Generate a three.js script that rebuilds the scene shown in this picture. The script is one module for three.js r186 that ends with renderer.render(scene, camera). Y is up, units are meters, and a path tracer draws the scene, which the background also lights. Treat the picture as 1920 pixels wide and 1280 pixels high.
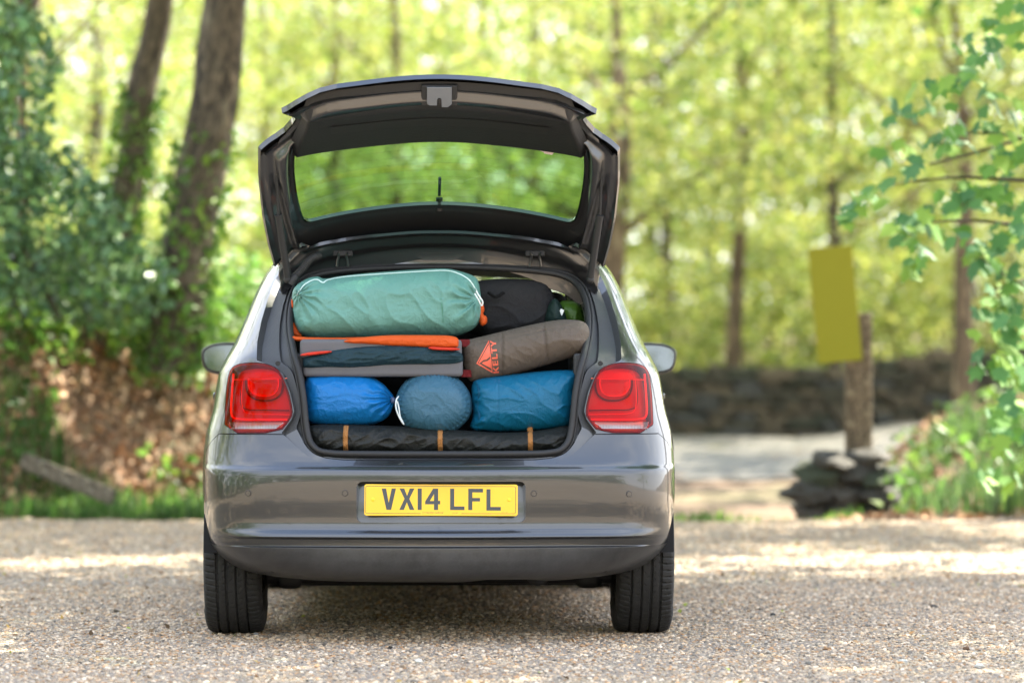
import * as THREE from 'three';
import { ImprovedNoise } from 'three/addons/math/ImprovedNoise.js';
import { RoundedBoxGeometry } from 'three/addons/geometries/RoundedBoxGeometry.js';
import { mergeGeometries, toCreasedNormals } from 'three/addons/utils/BufferGeometryUtils.js';

// ------------------------------------------------------------------ camera, sky, sun, exposure
const scene = new THREE.Scene();
const CAM = { x: 0, y: 0.92, z: 11, f: 6094, cx: 823.5, hy: 705 };       // a short telephoto, eleven metres behind the car
const camera = new THREE.PerspectiveCamera(2 * Math.atan(640 / CAM.f) * 180 / Math.PI, 1.5, 0.5, 600);
camera.position.set(CAM.x, CAM.y, CAM.z);
camera.lookAt(CAM.x + (960 - CAM.cx) / CAM.f * 11, CAM.y + (CAM.hy - 640) / CAM.f * 11, 0);
camera.focus = 11.15;
camera.userData.fStop = 2.05;

const SUN = new THREE.Vector3(0.47, 0.74, -0.48).normalize();            // ahead of the lens and to the right
{ // hazy spring sky: pale at the horizon, soft blue above, thin cloud, a wide glow round the sun
  const W = 512, H = 256, d = new Float32Array(W * H * 4), P = new ImprovedNoise(), mix = (a, b, t) => a + (b - a) * t;
  for (let y = 0; y < H; y++) for (let x = 0; x < W; x++) {
    const up = ((y + 0.5) / H - 0.5) * Math.PI, round = ((x + 0.5) / W - 0.5) * 2 * Math.PI, v = new THREE.Vector3(Math.cos(round) * Math.cos(up), Math.sin(up), Math.sin(round) * Math.cos(up));
    const h = Math.pow(Math.max(0, v.y), 0.55), s = Math.max(0, v.dot(SUN)), glow = 0.35 * Math.pow(s, 6) + 0.5 * Math.pow(s, 60), k = 2.2 / (0.25 + Math.max(0, v.y));
    let c = 0; for (let o = 0, a = 0.5, f = 1; o < 4; o++, a *= 0.5, f *= 2.1) c += a * P.noise(v.x * k * f + 3, v.z * k * f + 9, 0.4 + o);
    const cloud = Math.min(1, Math.max(0, c * 2.6 + 0.08)) * Math.min(1, Math.max(0, v.y * 5)) * 0.75;
    [[1.0, 0.35], [0.98, 0.48], [0.92, 0.76]].forEach(([hor, zen], j) => { d[(y * W + x) * 4 + j] = v.y < 0 ? hor * 0.5 : mix(mix(hor, zen * 0.85, h), [1, 1, 1][j], cloud) * (1 + glow * [1, 0.95, 0.82][j]); });
    d[(y * W + x) * 4 + 3] = 1;
  }
  const t = new THREE.DataTexture(d, W, H, THREE.RGBAFormat, THREE.FloatType); t.mapping = THREE.EquirectangularReflectionMapping; t.magFilter = THREE.LinearFilter; t.needsUpdate = true;
  scene.background = scene.environment = t;
}
scene.backgroundIntensity = scene.environmentIntensity = 0.46;

const sun = new THREE.DirectionalLight(new THREE.Color(1, 0.92, 0.76), 3.2);
sun.position.copy(SUN).multiplyScalar(60);
sun.target.position.set(0, 0, -4);
sun.castShadow = true;
sun.shadow.mapSize.set(2048, 2048);
Object.assign(sun.shadow.camera, { left: -30, right: 30, top: 30, bottom: -30, near: 1, far: 160 });
scene.add(sun, sun.target);


const renderer = new THREE.WebGLRenderer();
renderer.toneMapping = THREE.LinearToneMapping;
renderer.toneMappingExposure = 9.0;
renderer.shadowMap.enabled = true;

// ------------------------------------------------------------------ helpers
const { clamp, lerp } = THREE.MathUtils;
const smoothstep = (x, a, b) => { const t = clamp((x - a) / (b - a), 0, 1); return t * t * (3 - 2 * t); };
const V = (x, y, z) => new THREE.Vector3(x, y, z);
function rngOf(seed) { let s = seed >>> 0; return () => { s = (s + 0x6d2b79f5) >>> 0; let t = Math.imul(s ^ (s >>> 15), 1 | s); t = (t + Math.imul(t ^ (t >>> 7), 61 | t)) ^ t; return ((t ^ (t >>> 14)) >>> 0) / 4294967296; }; }
const perlin = new ImprovedNoise();
const noise = (x, y, z = 0.37) => perlin.noise(x + 31.7, y + 17.3, z + 5.1);
const fbm = (x, y, z = 0.37, o = 4) => { let s = 0, a = 0.5; for (let i = 0; i < o; i++) { s += a * noise(x, y, z); x *= 2.03; y *= 2.03; z *= 2.03; a *= 0.5; } return s; };
// real place of a point seen in the 1920 x 1280 photograph when it stands at depth z
const at = (px, py, z) => { const d = CAM.z - z; return V((px - CAM.cx) / CAM.f * d, CAM.y + (CAM.hy - py) / CAM.f * d, z); };
const used = new Map();
const numbered = (n) => { const k = used.get(n) || 0; used.set(n, k + 1); return k ? `${n}_${String(k).padStart(3, '0')}` : n; };
function tag(o, label, category, group, kind) { if (label) o.userData.label = label; if (category) o.userData.category = category; if (group) o.userData.group = group; if (kind) o.userData.kind = kind; return o; }
function mesh(name, geo, mat, parent = scene) { const m = new THREE.Mesh(geo, mat); m.name = parent === scene ? numbered(name) : name; m.castShadow = m.receiveShadow = true; parent.add(m); return m; }
function thing(name, label, category, group) { const g = new THREE.Group(); g.name = numbered(name); scene.add(g); return tag(g, label, category, group); }
const stuff = (o) => { o.userData.kind = 'stuff'; return o; };
const structure = (o) => { o.userData.kind = 'structure'; return o; };

// monotone cubic through [y, value] keys
function curve(keys) {
  const n = keys.length, x = keys.map((k) => k[0]), y = keys.map((k) => k[1]), d = [], m = [];
  for (let i = 0; i < n - 1; i++) d.push((y[i + 1] - y[i]) / (x[i + 1] - x[i]));
  for (let i = 0; i < n; i++) m.push(i === 0 ? d[0] : i === n - 1 ? d[n - 2] : d[i - 1] * d[i] <= 0 ? 0 : 2 / (1 / d[i - 1] + 1 / d[i]));
  return (q) => {
    if (q <= x[0]) return y[0];
    if (q >= x[n - 1]) return y[n - 1];
    let i = 0; while (q > x[i + 1]) i++;
    const h = x[i + 1] - x[i], t = (q - x[i]) / h, t2 = t * t, t3 = t2 * t;
    return (2 * t3 - 3 * t2 + 1) * y[i] + (t3 - 2 * t2 + t) * h * m[i] + (-2 * t3 + 3 * t2) * y[i + 1] + (t3 - t2) * h * m[i + 1];
  };
}
// signed distance to a polygon, positive inside
function sdPoly(poly) {
  return (x, y) => {
    let d = 1e9, inside = false;
    for (let i = 0, j = poly.length - 1; i < poly.length; j = i++) {
      const ax = poly[i][0], ay = poly[i][1], bx = poly[j][0], by = poly[j][1], ex = bx - ax, ey = by - ay, wx = x - ax, wy = y - ay;
      const t = clamp((wx * ex + wy * ey) / (ex * ex + ey * ey || 1e-12), 0, 1), dx = wx - ex * t, dy = wy - ey * t;
      d = Math.min(d, dx * dx + dy * dy);
      if ((ay > y) !== (by > y) && x < ex * (y - ay) / (by - ay) + ax) inside = !inside;
    }
    return (inside ? 1 : -1) * Math.sqrt(d);
  };
}
function smoothPoly(poly, rounds = 2) { for (let r = 0; r < rounds; r++) { const q = []; poly.forEach((a, i) => { const b = poly[(i + 1) % poly.length]; q.push([a[0] * 0.75 + b[0] * 0.25, a[1] * 0.75 + b[1] * 0.25], [a[0] * 0.25 + b[0] * 0.75, a[1] * 0.25 + b[1] * 0.75]); }); poly = q; } return poly; }
const mirrored = (half) => [...half, ...half.slice().reverse().filter((p) => Math.abs(p[0]) > 1e-6).map((p) => [-p[0], p[1]])];
const roundRect = (x0, y0, x1, y1, r, n = 6) => { const q = []; for (const [cx, cy, a] of [[x1 - r, y1 - r, 0], [x0 + r, y1 - r, 1], [x0 + r, y0 + r, 2], [x1 - r, y0 + r, 3]]) for (let i = 0; i <= n; i++) { const t = (a + i / n) * Math.PI / 2; q.push([cx + r * Math.cos(t), cy + r * Math.sin(t)]); } return q; };

// plain meshes as arrays { p, n, i }: clipped by a signed function, given an edge, and made into geometry
function clip(M, f) {
  const nv = M.p.length / 3, F = new Float64Array(nv), p = [], n = [], idx = [], to = new Int32Array(nv).fill(-1), cuts = new Map();
  for (let k = 0; k < nv; k++) F[k] = f(M.p[3 * k], M.p[3 * k + 1], M.p[3 * k + 2]);
  const keep = (k) => { if (to[k] < 0) { to[k] = p.length / 3; p.push(M.p[3 * k], M.p[3 * k + 1], M.p[3 * k + 2]); n.push(M.n[3 * k], M.n[3 * k + 1], M.n[3 * k + 2]); } return to[k]; };
  const cut = (a, b) => {
    const key = a < b ? a * nv + b : b * nv + a;
    if (cuts.has(key)) return cuts.get(key);
    let lo = 0, hi = 1, fl = F[a], fh = F[b], t = fl / (fl - fh);
    const P = (s) => [0, 1, 2].map((c) => lerp(M.p[3 * a + c], M.p[3 * b + c], s));
    for (let r = 0; r < 4; r++) { const q = f(...P(t)); if ((q > 0) === (fl > 0)) { lo = t; fl = q; } else { hi = t; fh = q; } t = Math.abs(fl - fh) < 1e-12 ? (lo + hi) / 2 : lo + (hi - lo) * clamp(fl / (fl - fh), 0.02, 0.98); }
    const at_ = p.length / 3; p.push(...P(t)); for (let c = 0; c < 3; c++) n.push(lerp(M.n[3 * a + c], M.n[3 * b + c], t));
    cuts.set(key, at_); return at_;
  };
  for (let k = 0; k < M.i.length; k += 3) {
    const v = [M.i[k], M.i[k + 1], M.i[k + 2]], s = v.map((q) => F[q] > 0), c = s[0] + s[1] + s[2];
    if (c === 3) idx.push(keep(v[0]), keep(v[1]), keep(v[2]));
    else if (c === 1) { const o = s[0] ? 0 : s[1] ? 1 : 2, a = v[o], b = v[(o + 1) % 3], d = v[(o + 2) % 3]; idx.push(keep(a), cut(a, b), cut(a, d)); }
    else if (c === 2) { const o = !s[0] ? 0 : !s[1] ? 1 : 2, a = v[o], b = v[(o + 1) % 3], d = v[(o + 2) % 3], e = cut(a, b), g = cut(a, d); idx.push(e, keep(b), keep(d), e, keep(d), g); }
  }
  return { p, n, i: idx };
}
const clips = (M, ...fs) => fs.reduce((m, f) => clip(m, f), M);
function edged(M, depth) {                                      // folds the rim of a panel inwards, as pressed metal is
  const seen = new Map(), nv = M.p.length / 3, p = M.p.slice(), n = M.n.slice(), i = M.i.slice();
  for (let k = 0; k < M.i.length; k += 3) for (let e = 0; e < 3; e++) { const a = M.i[k + e], b = M.i[k + (e + 1) % 3], key = a < b ? a * nv + b : b * nv + a; seen.set(key, seen.has(key) ? null : [a, b]); }
  for (const e of seen.values()) {
    if (!e) continue;
    const [a, b] = e, q = [a, b].map((k) => [0, 1, 2].map((c) => M.p[3 * k + c])), w = [a, b].map((k, j) => [0, 1, 2].map((c) => q[j][c] - M.n[3 * k + c] * depth));
    const u = V(...q[1]).sub(V(...q[0])), v = V(...w[0]).sub(V(...q[0])), m = u.cross(v).normalize(), s = p.length / 3;
    for (const r of [q[0], q[1], w[1], w[0]]) { p.push(...r); n.push(-m.x, -m.y, -m.z); }
    i.push(s, s + 2, s + 1, s, s + 3, s + 2);
  }
  return { p, n, i };
}
function geo(M, uvf = (x, y, z) => [x - z, y]) {
  const g = new THREE.BufferGeometry(), uv = new Float32Array(M.p.length / 3 * 2);
  for (let k = 0; k < uv.length / 2; k++) { const q = uvf(M.p[3 * k], M.p[3 * k + 1], M.p[3 * k + 2]); uv[2 * k] = q[0]; uv[2 * k + 1] = q[1]; }
  g.setAttribute('position', new THREE.Float32BufferAttribute(M.p, 3));
  g.setAttribute('normal', new THREE.Float32BufferAttribute(M.n, 3));
  g.setAttribute('uv', new THREE.BufferAttribute(uv, 2));
  g.setIndex(M.i);
  return g;
}
function gridMesh(nu, nv, fn, closeU = false) {                 // fn(u, v) -> [x, y, z]; smooth normals
  const p = [], i = [], uv = [];
  for (let b = 0; b <= nv; b++) for (let a = 0; a <= nu; a++) { p.push(...fn(a / nu, b / nv)); uv.push(a / nu, b / nv); }
  for (let b = 0; b < nv; b++) for (let a = 0; a < nu; a++) { const k = b * (nu + 1) + a; i.push(k, k + 1, k + nu + 2, k, k + nu + 2, k + nu + 1); }
  const g = new THREE.BufferGeometry();
  g.setAttribute('position', new THREE.Float32BufferAttribute(p, 3)); g.setAttribute('uv', new THREE.Float32BufferAttribute(uv, 2)); g.setIndex(i); g.computeVertexNormals();
  if (closeU) { const n = g.attributes.normal; for (let b = 0; b <= nv; b++) { const s = b * (nu + 1), e = s + nu, m = V(n.getX(s) + n.getX(e), n.getY(s) + n.getY(e), n.getZ(s) + n.getZ(e)).normalize(); n.setXYZ(s, m.x, m.y, m.z); n.setXYZ(e, m.x, m.y, m.z); } }
  return g;
}
const asM = (g) => ({ p: Array.from(g.attributes.position.array), n: Array.from(g.attributes.normal.array), i: Array.from(g.index.array) });
function tube(points, r, seg = 8, n = 0, closed = false) { const c = new THREE.CatmullRomCurve3(points, closed, 'centripetal'); return new THREE.TubeGeometry(c, n || points.length * 6, r, seg, closed); }
function taper(points, radii, seg = 10, rough = 0, seed = 1) {  // a limb of changing thickness
  const c = new THREE.CatmullRomCurve3(points), n = points.length * 6, fr = c.computeFrenetFrames(n, false);
  return gridMesh(seg, n, (u, v) => { const k = Math.round(v * n), q = c.getPointAt(v), a = u * Math.PI * 2, f = v * (radii.length - 1), j = Math.min(Math.floor(f), radii.length - 2), r = lerp(radii[j], radii[j + 1], f - j) * (1 + rough * noise(Math.cos(a) * 1.5 + seed, Math.sin(a) * 1.5, q.y * 2.2)); q.addScaledVector(fr.normals[k], r * Math.cos(a)).addScaledVector(fr.binormals[k], r * Math.sin(a)); return [q.x, q.y, q.z]; }, true);
}
const rod = (a, b, r0, r1 = r0, seg = 12) => { const g = new THREE.CylinderGeometry(r1, r0, a.distanceTo(b), seg); g.applyQuaternion(new THREE.Quaternion().setFromUnitVectors(V(0, 1, 0), b.clone().sub(a).normalize())); g.translate((a.x + b.x) / 2, (a.y + b.y) / 2, (a.z + b.z) / 2); return g; };
const box = (x, y, z, w, h, d, r = 0.004) => { const g = new RoundedBoxGeometry(w, h, d, 2, Math.min(r, w / 2.1, h / 2.1, d / 2.1)); g.translate(x, y, z); return g; };

// ------------------------------------------------------------------ materials
function dataTex(n, fn, srgb = false, rep = 1) {
  const d = new Uint8Array(n * n * 4);
  for (let y = 0; y < n; y++) for (let x = 0; x < n; x++) { const c = fn(x / n, y / n); for (let k = 0; k < 3; k++) d[(y * n + x) * 4 + k] = clamp(Math.round((Array.isArray(c) ? c[k] : c) * 255), 0, 255); d[(y * n + x) * 4 + 3] = 255; }
  const t = new THREE.DataTexture(d, n, n); t.wrapS = t.wrapT = THREE.RepeatWrapping; t.magFilter = THREE.LinearFilter; if (srgb) t.colorSpace = THREE.SRGBColorSpace; t.repeat.set(rep, rep); t.needsUpdate = true; return t;
}
const tileNoise = (u, v, f, z = 0.5) => { const a = noise(u * f, v * f, z), b = noise((u - 1) * f, v * f, z), c = noise(u * f, (v - 1) * f, z), d = noise((u - 1) * f, (v - 1) * f, z); return lerp(lerp(a, b, u), lerp(c, d, u), v); };
const speck = dataTex(512, (u, v) => 0.5 + 0.5 * tileNoise(u, v, 60) + 0.3 * tileNoise(u, v, 140, 2.2));
const weave = dataTex(256, (u, v) => 0.5 + 0.25 * Math.sin(u * Math.PI * 2 * 64) + 0.25 * Math.sin(v * Math.PI * 2 * 64));
const grime = dataTex(512, (u, v) => clamp(0.86 + 0.35 * tileNoise(u, v, 5) + 0.3 * tileNoise(u, v, 23, 1.7) + 0.25 * tileNoise(u, v, 90, 3.1), 0, 1), false, 1.3);
const crinkle = dataTex(512, (u, v) => { const w = 0.03 * tileNoise(u, v, 6, 7.7), a = 1 - Math.abs(tileNoise(u + w, v, 9, 1.1)) * 2.2, b = 1 - Math.abs(tileNoise(u, v + w, 21, 3.4)) * 2.2, c = 1 - Math.abs(tileNoise(u, v, 46, 5.2)) * 2.2; return clamp(0.5 * Math.max(0, a) ** 3 + 0.32 * Math.max(0, b) ** 3 + 0.18 * Math.max(0, c) ** 3, 0, 1); });
const std = (r, g, b, rough, o = {}) => { const { coat, ...rest } = o; const m = new THREE.MeshPhysicalMaterial({ roughness: rough, ...rest }); m.color.setRGB(r, g, b); if (coat) { m.clearcoat = 1; m.clearcoatRoughness = coat; } return m; };
const MAT = {
  paint: std(0.06, 0.062, 0.065, 0.33, { metalness: 0.85, coat: 0.03, name: 'grey metallic paint' }),
  paintLow: std(0.07, 0.071, 0.073, 0.5, { metalness: 0.6, clearcoat: 0.6, clearcoatRoughness: 0.28, map: grime, name: 'dusty grey paint' }),
  trim: std(0.0095, 0.0105, 0.012, 0.62, { bumpMap: speck, bumpScale: 0.0006, name: 'charcoal plastic' }),
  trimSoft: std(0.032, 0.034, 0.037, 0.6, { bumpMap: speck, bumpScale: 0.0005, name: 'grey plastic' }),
  rubber: std(0.012, 0.012, 0.013, 0.6, { name: 'rubber' }),
  tyre: std(0.022, 0.021, 0.0195, 0.78, { map: grime, bumpMap: speck, bumpScale: 0.0006, name: 'tyre rubber' }),
  felt: std(0.012, 0.012, 0.013, 0.95, { name: 'boot carpet' }),
  liner: std(0.34, 0.32, 0.29, 0.95, { name: 'headlining' }),
  steel: std(0.5, 0.5, 0.5, 0.3, { metalness: 1, name: 'zinc steel' }),
  black: std(0.01, 0.01, 0.011, 0.35, { name: 'gloss black' }),
  tint: std(0.38, 0.58, 0.37, 0.0, { transmission: 1, ior: 1.5, name: 'tinted glass' }),
  clear: std(0.8, 0.88, 0.84, 0.0, { transmission: 1, ior: 1.5, name: 'clear glass' }),
  sideTint: std(0.3, 0.36, 0.34, 0.0, { transmission: 1, ior: 1.5, name: 'side glass' }),
  mirror: std(0.13, 0.15, 0.16, 0.02, { metalness: 1, name: 'mirror glass' }),
};

// ------------------------------------------------------------------ terrain
const dist = (z) => CAM.z - z;
const lotEdge = (x) => -9.7 + 0.35 * noise(x * 0.5, 3.3) + 0.12 * noise(x * 2.1, 9.1);
const bankFoot = (x) => 11 - (22.2 + (x + 2) * 1.0 + 0.35 * noise(x * 0.9, 1.7));
function terrain(x, z) {
  const d = dist(z);
  let y = 0.012 * noise(x * 0.9, z * 0.9) + 0.02 * noise(x * 0.25, z * 0.25);
  y *= smoothstep(Math.hypot(x * 0.6, z + 1.5), 1.0, 3.2);
  const off = lotEdge(x) - z;
  const right = smoothstep(x, -1.6, 0.6);
  y += -0.5 * smoothstep(off, 0, 3.2) * right;                                  // the ground falls away past the lot
  y += 0.5 * smoothstep(d, 30, 48) * right;                                       // and rises to the lane
  y += 0.04 * Math.max(0, d - 50) + 0.5 * smoothstep(d, 52, 70);                  // woodland floor
  const q = bankFoot(x) - z;                                                      // earth bank at the left
  if (q > 0) y += (1 - right) * (1 - smoothstep(q, 5.5, 10)) * (1.15 * smoothstep(q, 0, 1.5) + 0.1 * clamp(q - 1.1, 0, 3) + 0.12 * noise(x * 2.2, z * 2.2));
  const edge = 0.123 * d + 0.15 * noise(d * 0.7, 4.4);                            // grassy mound at the right
  if (d > 19) y += (0.95 * smoothstep(x, edge - 0.2, edge + 1.05) + 0.22 * clamp(x - edge - 0.8, 0, 4)) * smoothstep(d, 20.2, 25) * (1 - 0.8 * smoothstep(d, 31, 38)) + 0.05 * noise(x * 3, z * 3) * smoothstep(d, 20, 22);
  return y;
}
{
  const xs = [], zs = [];
  for (let x = -60; x <= 60;) { xs.push(x); x += Math.abs(x) < 6 ? 0.1 : Math.abs(x) < 14 ? 0.5 : 3; }
  for (let z = -120; z <= 60;) { zs.push(z); z += z > -16 && z < 4 ? 0.1 : z > -40 && z < 4 ? 0.4 : 2.5; }
  const p = [], c = [], uv = [], idx = [], C = new THREE.Color();
  const grav = [0.34, 0.275, 0.215], soil = [0.12, 0.078, 0.048], litter = [0.18, 0.115, 0.07], moss = [0.085, 0.13, 0.03];
  for (const z of zs) for (const x of xs) {
    p.push(x, terrain(x, z), z); uv.push(x, z);
    const off = lotEdge(x) - z + 0.25 * noise(x * 3, z * 3), w = smoothstep(off, -0.15, 0.25), k = fbm(x * 1.7, z * 1.7);
    const lot = grav.map((q, j) => q * (1 + 0.22 * fbm(x * 0.7 + 9, z * 0.7)) * (1 + [0.03, 0, -0.04][j] * k * 3));
    const rest = soil.map((q, j) => lerp(lerp(q, litter[j], clamp(0.5 + k * 1.6, 0, 1)), moss[j], clamp(0.1 + 0.6 * noise(x * 0.8, z * 0.8), 0, 1)));
    c.push(...[0, 1, 2].map((j) => lerp(lot[j], rest[j], w)));
  }
  for (let b = 0; b < zs.length - 1; b++) for (let a = 0; a < xs.length - 1; a++) { const k = b * xs.length + a, l = k + xs.length; idx.push(k, l, k + 1, k + 1, l, l + 1); }
  const g = new THREE.BufferGeometry();
  g.setAttribute('position', new THREE.Float32BufferAttribute(p, 3)); g.setAttribute('color', new THREE.Float32BufferAttribute(c, 3)); g.setAttribute('uv', new THREE.Float32BufferAttribute(uv, 2)); g.setIndex(idx); g.computeVertexNormals();
  const m = std(1, 1, 1, 0.95, { vertexColors: true, bumpMap: speck, bumpScale: 0.012, name: 'ground' });
  m.map = dataTex(1024, (u, v) => { const a = tileNoise(u, v, 90), b = tileNoise(u, v, 37, 2.7), s = clamp(0.82 + 0.5 * a + 0.35 * b, 0.25, 1); return [s, s * (0.98 + 0.04 * b), s * (0.96 + 0.08 * a)]; });
  structure(mesh('ground', g, m));
  // lane of grey asphalt in front of the stone wall
  const lane = gridMesh(80, 14, (u, v) => { const x = lerp(-20, 22, u), z = -26.6 - 0.02 * (x - 3) ** 2 * 0.25 - v * 10.4; return [x, terrain(x, z) + 0.02, z]; });
  const la = std(0.16, 0.148, 0.13, 0.85, { map: grime, bumpMap: speck, bumpScale: 0.004, name: 'asphalt' });
  structure(mesh('lane', lane, la));
}
// gravel: chips too many to count
const pebble = (seed, flat = 0.55) => { const g = new THREE.IcosahedronGeometry(1, 0), p = g.attributes.position, r = rngOf(seed), h = new Map(); for (let i = 0; i < p.count; i++) { const k = [p.getX(i), p.getY(i), p.getZ(i)].map((q) => q.toFixed(3)).join(); if (!h.has(k)) h.set(k, 0.7 + 0.55 * r()); const s = h.get(k); p.setXYZ(i, p.getX(i) * s, p.getY(i) * s * flat, p.getZ(i) * s); } g.computeVertexNormals(); return g; };
{
  const r = rngOf(11), M = new THREE.Matrix4(), Q = new THREE.Quaternion(), C = new THREE.Color();
  const tones = [[0.5, 0.43, 0.35], [0.36, 0.335, 0.3], [0.52, 0.4, 0.28], [0.2, 0.19, 0.175], [0.62, 0.55, 0.46], [0.4, 0.26, 0.15], [0.4, 0.34, 0.27], [0.48, 0.4, 0.31]];
  const gm = std(1, 1, 1, 0.85, { name: 'stone chips' });
  for (const [seed, count, x0, x1, z0, z1, s0, s1] of [[1, 190000, -2.6, 3.4, -3.2, 2.1, 0.0021, 0.0085], [2, 70000, -3.6, 4.8, -9.9, -3.2, 0.004, 0.011], [3, 5000, -3, 4, -8, 2.1, 0.008, 0.015]]) {
    const im = new THREE.InstancedMesh(pebble(seed), gm, count); im.name = numbered('gravel'); im.castShadow = im.receiveShadow = true; scene.add(im); tag(im, ['fine pale gravel chips around the car', 'pale gravel spread beyond the car towards the verge', 'scattered larger gravel chips across the lot'][seed - 1], 'gravel', null, 'stuff');
    for (let k = 0; k < count; k++) {
      const x = lerp(x0, x1, r()), z = lerp(z0, z1, r()), s = s0 + (s1 - s0) * r() ** 3.2;
      Q.setFromEuler(new THREE.Euler((r() - 0.5) * 0.9, r() * 6.28, (r() - 0.5) * 0.9));
      M.compose(V(x, terrain(x, z) + s * 0.12, z), Q, V(s * (0.8 + 0.8 * r()), s, s)); im.setMatrixAt(k, M);
      const t = tones[Math.floor(r() * tones.length)], b = 0.6 + 0.75 * r(); C.setRGB(t[0] * b * 1.02, t[1] * b * 0.92, t[2] * b * 0.81); im.setColorAt(k, C);
    }
  }
}
// ------------------------------------------------------------------ the car: one smooth shell, cut into its panels
const fW = curve([[0.2, 0.5], [0.215, 0.6], [0.225, 0.67], [0.235, 0.715], [0.26, 0.765], [0.3, 0.8], [0.337, 0.818], [0.4, 0.832], [0.5, 0.84], [0.65, 0.843], [0.72, 0.838], [0.745, 0.832], [0.8, 0.818], [0.86, 0.808], [0.93, 0.795], [0.985, 0.77], [1.05, 0.738], [1.13, 0.708], [1.24, 0.668], [1.32, 0.628], [1.36, 0.592], [1.39, 0.55], [1.41, 0.48], [1.425, 0.36], [1.432, 0.2], [1.435, 0.001]]);
const fR = curve([[0.2, -0.25], [0.215, -0.14], [0.225, -0.08], [0.24, -0.042], [0.26, -0.022], [0.3, -0.006], [0.34, -0.002], [0.4, -0.003], [0.5, 0], [0.58, -0.003], [0.598, -0.007], [0.615, -0.026], [0.66, -0.052], [0.727, -0.075], [0.8, -0.09], [0.9, -0.105], [0.974, -0.125], [1.05, -0.2], [1.15, -0.315], [1.237, -0.412], [1.345, -0.545], [1.37, -0.62], [1.4, -0.82], [1.42, -1.05], [1.43, -1.25], [1.435, -1.4]]);
const fF = curve([[0.2, -3.8], [0.4, -3.93], [0.6, -3.92], [0.72, -3.85], [0.8, -3.7], [0.87, -3.4], [0.93, -3.05], [0.96, -2.98], [1.1, -2.72], [1.25, -2.42], [1.33, -2.25], [1.37, -2.12], [1.4, -2], [1.42, -1.8], [1.43, -1.6], [1.435, -1.45]]);
const fP = curve([[0.2, 4], [0.3, 6.2], [0.36, 7.6], [0.5, 7.8], [0.75, 6.6], [0.97, 6.3], [1.3, 5], [1.36, 4], [1.42, 3], [1.435, 2.5]]);
const fFeat = curve([[0.3, 0], [0.335, 0.001], [0.3385, 0.001], [0.3415, -0.012], [0.367, -0.009], [0.3735, 0.016], [0.383, 0.0125], [0.402, -0.004], [0.43, -0.009], [0.5, -0.006], [0.57, -0.001], [0.6, 0]]);
const ZB = -1.42, ZFC = -1.44;
const featAt = (x, y) => fFeat(y) * (1 - smoothstep(Math.abs(x) / fW(y), 0.72, 0.97));
const bow = (x, z) => -0.055 * (1 - Math.exp(-((x / 0.38) ** 2))) * smoothstep(z, -1.2, -0.5);          // the tail is gently bowed in plan
const zRear = (x, y) => { const w = fW(y), p = fP(y), t = Math.min(Math.abs(x) / w, 0.9995), z = ZB + (fR(y) - ZB) * Math.pow(1 - t ** p, 1 / p); return z + featAt(x, y) + bow(x, z); };
const nRear = (x, y) => { const e = 0.0015, a = V(2 * e, 0, zRear(x + e, y) - zRear(x - e, y)), b = V(0, 2 * e, zRear(x, y + e) - zRear(x, y - e)); return a.cross(b).normalize(); };
function onRear(px, py, off = 0) {                                 // the place on the tail that is seen at this point of the photograph
  let q = at(px, py, -0.1);
  for (let k = 0; k < 12; k++) { const y = clamp(q.y, 0.21, 1.42); q = at(px, py, zRear(clamp(q.x, -0.97 * fW(y), 0.97 * fW(y)), y) + off); }
  return [q.x, q.y, q.z];
}
const half = (pts, off = 0) => pts.map(([dx, py]) => { const q = onRear(CAM.cx + dx, py, off); return [Math.max(dx === 0 ? 0 : 0.0001, q[0]), q[1]]; });
const hull = (() => {
  const ys = [];
  for (let y = 0.2; y < 1.4349;) { ys.push(y); y += y < 0.33 ? 0.006 : y < 0.42 ? 0.0022 : y < 0.57 ? 0.012 : y < 0.63 ? 0.004 : y < 1.34 ? 0.014 : y < 1.42 ? 0.006 : 0.002; }
  ys.push(1.435);
  const N = 150, p = [], rows = [];
  const quad = (w, e, zc, z1) => { const raw = [], S = 300; for (let k = 0; k <= S; k++) { const a = k / S * Math.PI / 2; raw.push([0, Math.pow(Math.sin(a), 2 / e), Math.pow(Math.cos(a), 2 / e)]); } let L = 0; raw.forEach((q, k) => { if (k) L += Math.hypot(w * (q[1] - raw[k - 1][1]), (z1 - zc) * (q[2] - raw[k - 1][2])); q[0] = L; }); const out = []; let j = 0; for (let k = 0; k <= N; k++) { const s = L * k / N; while (j < S - 1 && raw[j + 1][0] < s) j++; const t = clamp((s - raw[j][0]) / (raw[j + 1][0] - raw[j][0] || 1), 0, 1); out.push([w * lerp(raw[j][1], raw[j + 1][1], t), zc + (z1 - zc) * lerp(raw[j][2], raw[j + 1][2], t)]); } return out; };
  for (const y of ys) {
    const w = fW(y), r = quad(w, fP(y), ZB, fR(y)).map(([x, z]) => [x, z + featAt(x, y) + bow(x, z)]), f = quad(w, Math.min(fP(y), 4), ZFC, fF(y)), row = [];
    row.push(...r, ...f.slice().reverse());                                              // tail centre -> right side -> nose centre
    row.push(...f.slice(1).map(([x, z]) => [-x, z]), ...r.slice().reverse().map(([x, z]) => [-x, z]));
    rows.push(row.map(([x, z]) => [x, y, z]));
  }
  const nu = rows[0].length - 1, nv = rows.length - 1;
  return asM(gridMesh(nu, nv, (u, v) => rows[Math.round(v * nv)][Math.round(u * nu)], true));
})();
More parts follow.
